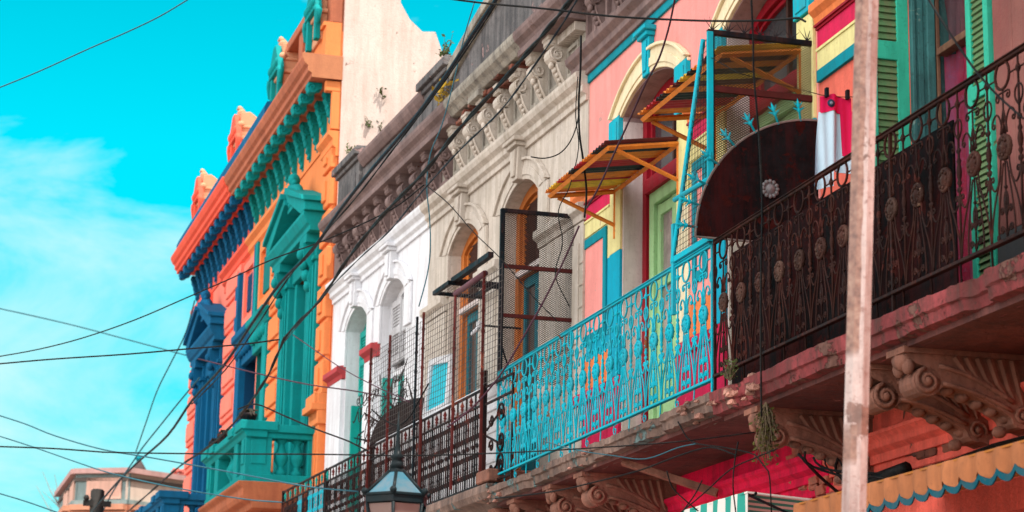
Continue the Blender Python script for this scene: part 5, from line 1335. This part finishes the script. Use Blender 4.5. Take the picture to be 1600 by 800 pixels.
for k in range(20): m.blob((7.65 + random.uniform(-.2, .2), 61.35 + random.uniform(-.1, .1), ZT + .15 + random.uniform(0, .12)), .05, n=6)
put('flowers', m, paint('far flowers', (.6, .15, .12)), G, t)
t = thing('utility_pole', G, (3.75, 42, 0), 'dark wooden utility pole in the bottom left with wires meeting at its top', 'utility pole')
m = MB(); m.lathe((3.71, 42.0, 0), [(.16, 0), (.13, 6.55), (.09, 6.58)], 10); put('shaft', m, paint('tarred wood', (.03, .03, .03), .2, .2), G, t)
m = MB(); m.box(3.45, 3.97, 41.9, 42.0, 6.25, 6.35); m.lathe((3.5, 41.9, 6.35), [(.04, 0), (.06, .05), (.03, .1)], 8); put('crossarm', m, paint('tarred wood', (.03, .03, .03)), G, t)
# bare twigs beyond the far roof
t = thing('bare_tree', G, (5.0, 66, 0), 'bare grey twigs of a tree showing behind the left edge of the far low building', 'tree')
m = MB(); m.tube([(4.9, 66.5, 0), (4.9, 66.5, 5), (4.85, 66.4, 8.6)], [.12, .08, .04], 6); put('trunk', m, paint('bark', (.15, .12, .10), .2, .3), G, t)
m = MB()
for k in range(12):
    a = random.uniform(-.9, .9); l = random.uniform(.4, 1.6); b = (4.85 + random.uniform(-.05, .05), 66.4, 8.5 + random.uniform(-.3, .3))
    e = (b[0] + l * math.sin(a), b[1] + random.uniform(-.5, .5), b[2] + l * math.cos(a)); m.tube([b, tuple((p + q) / 2 + random.uniform(-.06, .06) for p, q in zip(b, e)), e], [.022, .014, .005], 4)
put('twigs', m, paint('pale twig', (.35, .38, .38), .1, .1), G, t)

# ================================================================ PLANTS ON THE MASONRY
def leafy(fr, c, n, rad, mat, smat, label, name='wall_plant', cat='plant', lsz=.03, droop=0, bias=(0, 0, 0)):
    t = thing(name, fr, c, label, cat)
    ms, ml = MB(), MB()
    for k in range(n):
        a = random.uniform(0, 2 * PI); r_ = rad * random.uniform(.2, 1); h = random.uniform(.2, 1) * rad * 1.3
        e = (c[0] + r_ * math.cos(a) * .8 + bias[0] * h, c[1] + r_ * math.sin(a) * .5 + bias[1] * h, c[2] + (h if not droop else -h * 1.8) + bias[2] * h)
        mid = tuple((p + q) / 2 + random.uniform(-.02, .02) for p, q in zip(c, e)); ms.tube([c, mid, e], [.006, .004, .002], 4)
        for j in range(4):
            u = .4 + .2 * j; P_ = [p + (q - p) * u for p, q in zip(c, e)]; P_ = [p + random.uniform(-lsz, lsz) for p in P_]
            w_ = lsz * random.uniform(.5, 1); dx = Vector((random.uniform(-1, 1), random.uniform(-1, 1), random.uniform(-1, 1))).normalized(); up_ = dx.orthogonal().normalized()
            p = Vector(P_); ml.add([p - dx * w_, p + up_ * w_ * .5, p + dx * w_, p - up_ * w_ * .5], [(0, 1, 2, 3)])
    put('stems', ms, smat, fr, t); put('leaves', ml, mat, fr, t); return t
STEM = paint('stem', (.10, .07, .04)); LGR = paint('dusty green leaf', (.06, .09, .02), .3, .2); LYE = paint('ochre leaf', (.42, .26, .02), .3, .2)
leafy(M, (4.85, .16, 9.2), 16, .34, LYE, STEM, 'yellow leaved plant rooted beside the parapet pier of the grey house', lsz=.07)
leafy(M, (5.2, .1, 9.95), 12, .22, LGR, STEM, 'small green weeds on top of the parapet pier', lsz=.04)
leafy(M, (9.9, .1, 9.96), 10, .14, LGR, STEM, 'tiny weeds on the far parapet pier against the white party wall', lsz=.03)
for (o, z, lb) in ((-.62, 11.2, 'upper sprig growing out of the white party wall'), (-.42, 10.75, 'middle sprig growing out of the white party wall'), (-.60, 10.7, 'right sprig low on the white party wall')):
    leafy(O, (-.04, o, z), 5, .16, LGR, STEM, lb, lsz=.045)
leafy(T, (13.6, .92, 4.17), 34, .12, LGR, STEM, 'tuft of small pale weeds on the balcony edge where the two railings meet', lsz=.014)
leafy(T, (13.02, .90, 3.93), 90, .17, paint('dark moss', (.07, .065, .012), .4, .3), STEM, 'dark hanging moss clump under the corner of the balcony', lsz=.022, droop=1)

# ================================================================ CABLE BUNDLES ON THE LOWER WALL
m = MB()
for k in range(5):
    a = .010 * k; m.tube([(13.9, .06 + a, 3.30 + .01 * k), (13.1, .05 + a, 3.36 + .02 * math.sin(k)), (12.6, .06 + a, 3.42 + .03 * math.sin(k * 2)), (12.0, .08, 3.42 + .012 * k), (11.4, .07 + a, 3.44 + .01 * k), (10.4, .07 + a, 3.42 + .012 * k), (8.5, .07 + a, 3.40 + .012 * k)], .009, 5)
tag(put('cable_bundle', m, WIRE['k'], K), 'thick bundle of black cables running along the salmon wall above the ochre awning', 'cables')
m = MB()
for k in range(12):
    c = 13.0 + random.uniform(-.25, .2); o = random.uniform(.15, .7)
    m.tube(bez((c, o, 3.6), (c + random.uniform(-.2, .2), o, 3.5), (c + random.uniform(-.3, .3), o * .7, 3.5), (13.0 + random.uniform(-.7, .5), .15, 3.2 + random.uniform(-.1, .25)), 8), random.uniform(.005, .012), 5)
m.tube([(12.95, .2, 3.44), (12.4, .2, 3.46)], .045, 8)
tag(put('cable_tangle', m, WIRE['k'], K), 'messy tangle of black cables hanging from the moss clump under the balcony', 'cables')
# ================================================================ OVERHEAD WIRES AND CABLES (label, radius, paint, points in metres)
WIRES = [
  ('thick twisted black cable climbing past the white shutters to the grey cornice top', 0.0161, 'k', [(4.1, 40.46, 5.97), (4.06, 35.81, 5.89), (4.03, 32.23, 5.83), (4.01, 28.91, 5.7), (3.98, 26.31, 5.7), (3.95, 24.08, 5.85), (3.92, 22.96, 6.06), (3.9, 20.87, 6.06), (3.88, 19.38, 6.17), (3.86, 17.82, 6.21), (3.85, 16.36, 6.19), (3.83, 15.1, 6.22), (3.82, 13.66, 6.22), (3.81, 12.87, 6.23), (3.8, 12.2, 6.25), (3.74, 8.2, 6.37)]),
  ('thinner black cable running just beside the thick twisted cable over the grey cornice', 0.0063, 'b', [(3.83, 22.41, 5.92), (3.8, 20.17, 5.96), (3.78, 18.46, 5.94), (3.77, 17.13, 5.9), (3.75, 15.94, 5.93), (3.74, 14.7, 5.94), (3.73, 13.63, 5.91), (3.71, 12.82, 5.95), (3.7, 12.09, 6.03), (3.69, 11.74, 6.08), (3.58, 7.78, 6.65)]),
  ('thick blue black cable rising along the grey parapet edge to the top of the photo', 0.0172, 'b', [(3.47, 40.65, 5.93), (3.57, 37.4, 6.1), (3.66, 34.68, 6.17), (3.76, 31.73, 6.2), (3.82, 29.62, 6.4), (3.89, 27.24, 6.49), (3.94, 25.24, 6.7), (3.98, 23.69, 6.84), (4.04, 22.17, 6.87), (4.07, 20.9, 7.0), (4.11, 19.59, 7.09), (4.15, 18.2, 7.15), (4.18, 17.15, 7.24), (4.2, 16.2, 7.36), (4.22, 15.53, 7.45), (4.34, 11.57, 7.98)]),
  ('slim black cable twisted just below the blue black cable by the grey parapet', 0.0077, 'k', [(3.45, 26.79, 5.89), (3.58, 24.93, 6.02), (3.68, 23.32, 6.26), (3.75, 22.04, 6.48), (3.84, 20.65, 6.64), (3.92, 19.38, 6.74), (3.99, 18.24, 6.88), (4.05, 17.29, 7.0), (4.1, 16.5, 7.12), (4.14, 15.73, 7.25), (4.16, 15.36, 7.33)]),
  ('straight dark wire alone across the upper left sky', 0.0072, 't', [(-7.12, 24.65, 4.65), (0.63, 21.7, 8.15), (1.05, 21.54, 8.34), (1.53, 21.35, 8.58), (1.89, 21.2, 8.75), (2.19, 21.08, 8.91), (2.48, 20.95, 9.1), (9.53, 17.79, 13.72)]),
  ('nearly level black wire from the left edge ending at the ornate teal pilaster', 0.0083, 'k', [(-5.22, 30.89, 5.91), (0.93, 24.32, 5.8), (1.51, 23.7, 5.79), (2.25, 22.91, 5.76), (2.84, 22.28, 5.75), (3.3, 21.79, 5.74), (3.61, 21.45, 5.75)]),
  ('sagging black wire from the left edge up to the underside of the grey cornice', 0.0069, 'k', [(-3.56, 34.09, 6.33), (1.0, 26.33, 6.23), (1.47, 25.53, 6.22), (1.92, 24.76, 6.25), (2.4, 23.91, 6.33), (2.85, 23.1, 6.45), (3.22, 22.42, 6.55), (3.58, 21.77, 6.66), (3.93, 21.15, 6.72), (4.26, 20.55, 6.81), (4.49, 20.13, 6.9), (4.67, 19.77, 7.04)]),
  ('blue wire sloping down from the left edge behind the ornate building corner', 0.0148, 't', [(-6.79, 52.35, 13.34), (1.83, 50.39, 11.63), (2.84, 50.16, 11.43), (3.85, 49.93, 11.21), (5.15, 49.64, 10.89), (6.45, 49.35, 10.57)]),
  ('purple wire sloping down across the teal window to the white building', 0.0078, 'p', [(3.61, 27.64, 6.62), (4.2, 26.6, 6.3), (4.7, 25.73, 6.05), (5.16, 24.9, 5.86), (5.6, 24.11, 5.64)]),
  ('long level black wire crossing the whole lower photo at lamp top height', 0.0044, 'k', [(-8.39, 13.69, 3.26), (0.5, 12.26, 3.26), (0.81, 12.21, 3.26), (1.09, 12.17, 3.25), (1.64, 12.08, 3.26), (2.27, 11.98, 3.28), (2.77, 11.9, 3.29), (3.24, 11.82, 3.32), (3.7, 11.74, 3.36), (4.28, 11.63, 3.42), (4.72, 11.55, 3.49)]),
  ('faint blue wire dipping over the far low building, the upper of two', 0.0084, 't', [(-4.91, 33.67, 8.33), (1.1, 27.5, 5.73), (1.47, 27.12, 5.57), (1.81, 26.79, 5.4), (2.34, 26.24, 5.19), (2.82, 25.73, 5.06), (3.29, 25.24, 4.93), (3.81, 24.69, 4.78), (4.43, 24.03, 4.6), (4.91, 23.52, 4.51)]),
  ('faint blue wire dipping over the far low building, the lower of two', 0.0075, 't', [(-4.29, 34.31, 7.94), (1.12, 27.55, 5.48), (1.56, 27.0, 5.28), (2.06, 26.39, 5.04), (2.41, 25.96, 4.88), (2.87, 25.37, 4.71), (3.38, 24.72, 4.55), (3.87, 24.09, 4.42), (4.11, 23.78, 4.38)]),
  ('short blue wire in the bottom left corner', 0.0082, 't', [(-7.39, 27.53, 6.91), (1.09, 25.65, 4.55), (1.45, 25.57, 4.45), (1.85, 25.49, 4.32)]),
  ('pale teal wire curving down from the blue window pediment to the far roof', 0.0126, 't', [(5.01, 39.27, 9.81), (5.02, 40.39, 9.42), (4.91, 41.48, 9.04), (4.8, 42.62, 8.66), (4.76, 43.79, 8.25), (4.72, 45.18, 7.77)]),
  ('pale straight wire between the ornate building corner and the far utility pole', 0.0132, 't', [(4.95, 37.57, 8.09), (4.74, 38.53, 7.8), (4.53, 39.47, 7.49), (4.33, 40.39, 7.19), (4.21, 40.97, 6.96), (4.01, 41.92, 6.58), (3.88, 42.6, 6.22)]),
  ('black wire from the thick cable down to the left end of the black railing', 0.0083, 'k', [(3.56, 23.69, 5.37), (3.7, 23.33, 5.38), (3.91, 22.87, 5.21), (4.16, 22.32, 5.0), (4.42, 21.74, 4.8), (4.56, 21.44, 4.67)]),
  ('thin purple wire slanting in front of the white left window', 0.0058, 'p', [(4.25, 24.32, 6.37), (4.38, 23.72, 6.11), (4.54, 23.01, 5.8), (4.73, 22.17, 5.48), (4.93, 21.22, 5.16)]),
  ('level black wire across the very top from the grey parapet to the red arched window', 0.0065, 'k', [(-2.61, 19.37, 8.89), (3.12, 12.89, 6.4), (3.35, 12.63, 6.3), (3.64, 12.31, 6.19), (3.95, 11.96, 6.06), (4.24, 11.63, 5.96), (4.46, 11.37, 5.89), (4.65, 11.14, 5.84), (4.78, 10.99, 5.82), (4.81, 10.96, 5.79)]),
  ('loose green black cable hanging down the seam of white and beige paint', 0.0059, 't', [(4.76, 18.33, 8.44), (4.69, 18.44, 8.1), (4.63, 18.55, 7.7), (4.56, 18.66, 7.32), (4.48, 18.75, 7.06), (4.47, 18.82, 6.77), (4.52, 18.88, 6.49), (4.55, 18.94, 6.2), (4.54, 19.0, 5.97), (4.49, 19.08, 5.69)]),
  ('thin black wire slanting from the cornice to the corner of the mesh screen', 0.0049, 'k', [(4.68, 19.76, 7.04), (4.82, 19.4, 6.78), (4.97, 19.0, 6.42), (5.13, 18.58, 6.08), (5.3, 18.17, 5.68), (5.43, 17.82, 5.39)]),
  ('vertical black cable beside the seam of the grey and pink houses', 0.0096, 'k', [(5.58, 17.68, 7.98), (5.6, 17.75, 7.68), (5.61, 17.82, 7.4), (5.64, 17.88, 7.12), (5.69, 17.92, 6.89), (5.74, 17.97, 6.62), (5.74, 18.02, 6.39)]),
  ('thin grey cable wandering down the seam of the grey and pink houses', 0.0048, 'k', [(5.61, 17.86, 7.65), (5.62, 17.94, 7.31), (5.67, 18.0, 7.03), (5.62, 18.09, 6.69), (5.54, 18.17, 6.47), (5.6, 18.22, 6.19), (5.56, 18.3, 5.91), (5.71, 18.33, 5.63)]),
  ('slack black cable looping below the right end of the grey moulding', 0.0058, 'k', [(5.26, 18.13, 6.94), (5.38, 18.1, 6.93), (5.5, 18.06, 6.97), (5.58, 18.01, 7.06), (5.63, 17.96, 7.2), (5.65, 17.92, 7.37)]),
  ('long dark red wire slanting over the cream arch and the near red awning', 0.0069, 'p', [(2.86, 4.22, 9.56), (4.57, 12.48, 6.43), (4.63, 12.77, 6.32), (4.67, 13.07, 6.21), (4.67, 13.33, 6.12), (4.69, 13.71, 5.98), (4.71, 14.11, 5.84), (4.73, 14.53, 5.69), (4.72, 14.77, 5.6)]),
  ('vertical black wire hanging in front of the mesh screen and the rusty quarter disc', 0.0058, 'k', [(3.36, 9.12, 14.64), (4.5, 11.02, 5.92), (4.53, 11.07, 5.69), (4.55, 11.11, 5.48), (4.6, 11.17, 5.19), (4.64, 11.23, 4.91), (4.66, 11.27, 4.69), (4.68, 11.34, 4.4), (4.72, 11.45, 3.9), (4.75, 11.52, 3.58)]),
  ('thick grey cable slanting from the black railing post across the mesh screen', 0.0091, 'p', [(4.47, 17.8, 4.39), (4.66, 17.67, 4.56), (4.84, 17.51, 4.81), (4.99, 17.36, 5.11), (5.13, 17.21, 5.42), (5.25, 17.07, 5.73), (5.35, 16.94, 6.03)]),
  ('dark cable slanting over the red curtained window', 0.0058, 'k', [(4.37, 14.9, 12.38), (4.72, 9.28, 5.36), (4.73, 9.12, 5.16), (4.74, 8.98, 4.99), (4.74, 8.81, 4.81), (4.75, 8.64, 4.65), (4.75, 8.42, 4.48)]),
  ('black cable sweeping under the turquoise railing balcony', 0.0051, 'k', [(3.98, 14.45, 3.39), (4.2, 13.85, 3.38), (4.36, 13.38, 3.4), (4.51, 12.94, 3.43), (4.63, 12.57, 3.48), (4.73, 12.28, 3.5), (4.81, 12.07, 3.43)]),
  ('pale turquoise cable sagging below the turquoise railing', 0.0038, 't', [(4.13, 13.8, 3.71), (4.31, 13.65, 3.64), (4.51, 13.47, 3.59), (4.68, 13.32, 3.56), (4.84, 13.15, 3.62), (4.94, 13.05, 3.64)]),
  ('black cable crossing in front of the crimson wall below the balcony, steepest one', 0.0043, 'k', [(4.63, 12.16, 3.28), (4.59, 12.19, 3.19), (4.52, 12.24, 3.08)]),
  ('black cable bowed in front of the crimson wall below the balcony', 0.0043, 'k', [(4.42, 12.2, 3.33), (4.46, 12.22, 3.24), (4.53, 12.21, 3.17), (4.62, 12.2, 3.1)]),
  ('black cable running from the crimson wall up to the moss clump', 0.0042, 'k', [(4.51, 12.24, 3.08), (4.6, 12.05, 3.19), (4.69, 11.86, 3.31), (4.77, 11.68, 3.36), (4.85, 11.53, 3.4)]),
  ('slack black loop of cable hanging left of the moss clump', 0.0042, 'k', [(4.67, 11.68, 3.45), (4.66, 11.71, 3.34), (4.66, 11.74, 3.2), (4.69, 11.77, 3.04)]),
  ('dark cable resting along the broken slab edge', 0.0042, 'k', [(4.53, 12.31, 3.65), (4.59, 12.23, 3.52), (4.7, 11.99, 3.46), (4.81, 11.76, 3.39), (4.86, 11.69, 3.29), (4.89, 11.72, 3.05)]),
  ('rusty wire drooping along the top of the mesh fence on the black railing', 0.007, 'k', [(4.46, 20.86, 5.0), (4.55, 20.69, 4.88), (4.65, 20.5, 4.8), (4.72, 20.31, 4.86), (4.77, 20.14, 5.0), (4.82, 19.98, 5.14)])]
for lab, r_, mt, pts in WIRES:
    m = MB(); P_ = [Vector(p) for p in pts]; sm = []
    for i in range(len(P_) - 1):           # smooth the run between the given points
        a, b, c, d = P_[max(i - 1, 0)], P_[i], P_[i + 1], P_[min(i + 2, len(P_) - 1)]
        l_ = (c - b).length
        if (b - a).length > 1.8 * l_ or (b - a).length < .45 * l_: a = 2 * b - c
        if (d - c).length > 1.8 * l_ or (d - c).length < .45 * l_: d = 2 * c - b
        for j in range(4):
            u = j / 4; sm.append(.5 * ((2 * b) + (c - a) * u + (2 * a - 5 * b + 4 * c - d) * u * u + (3 * b - a - 3 * c + d) * u ** 3))
    sm.append(P_[-1])
    if 'twisted' in lab:
        for ph in (0, PI):
            m.tube([p + Vector((math.cos(i * 1.3 + ph), 0, math.sin(i * 1.3 + ph))) * r_ * .55 for i, p in enumerate(sm)], r_ * .62, 6)
    else: m.tube(sm, r_, 6)
    tag(put('cable', m, WIRE[mt], G), lab, 'cable', 'overhead wires and cables')
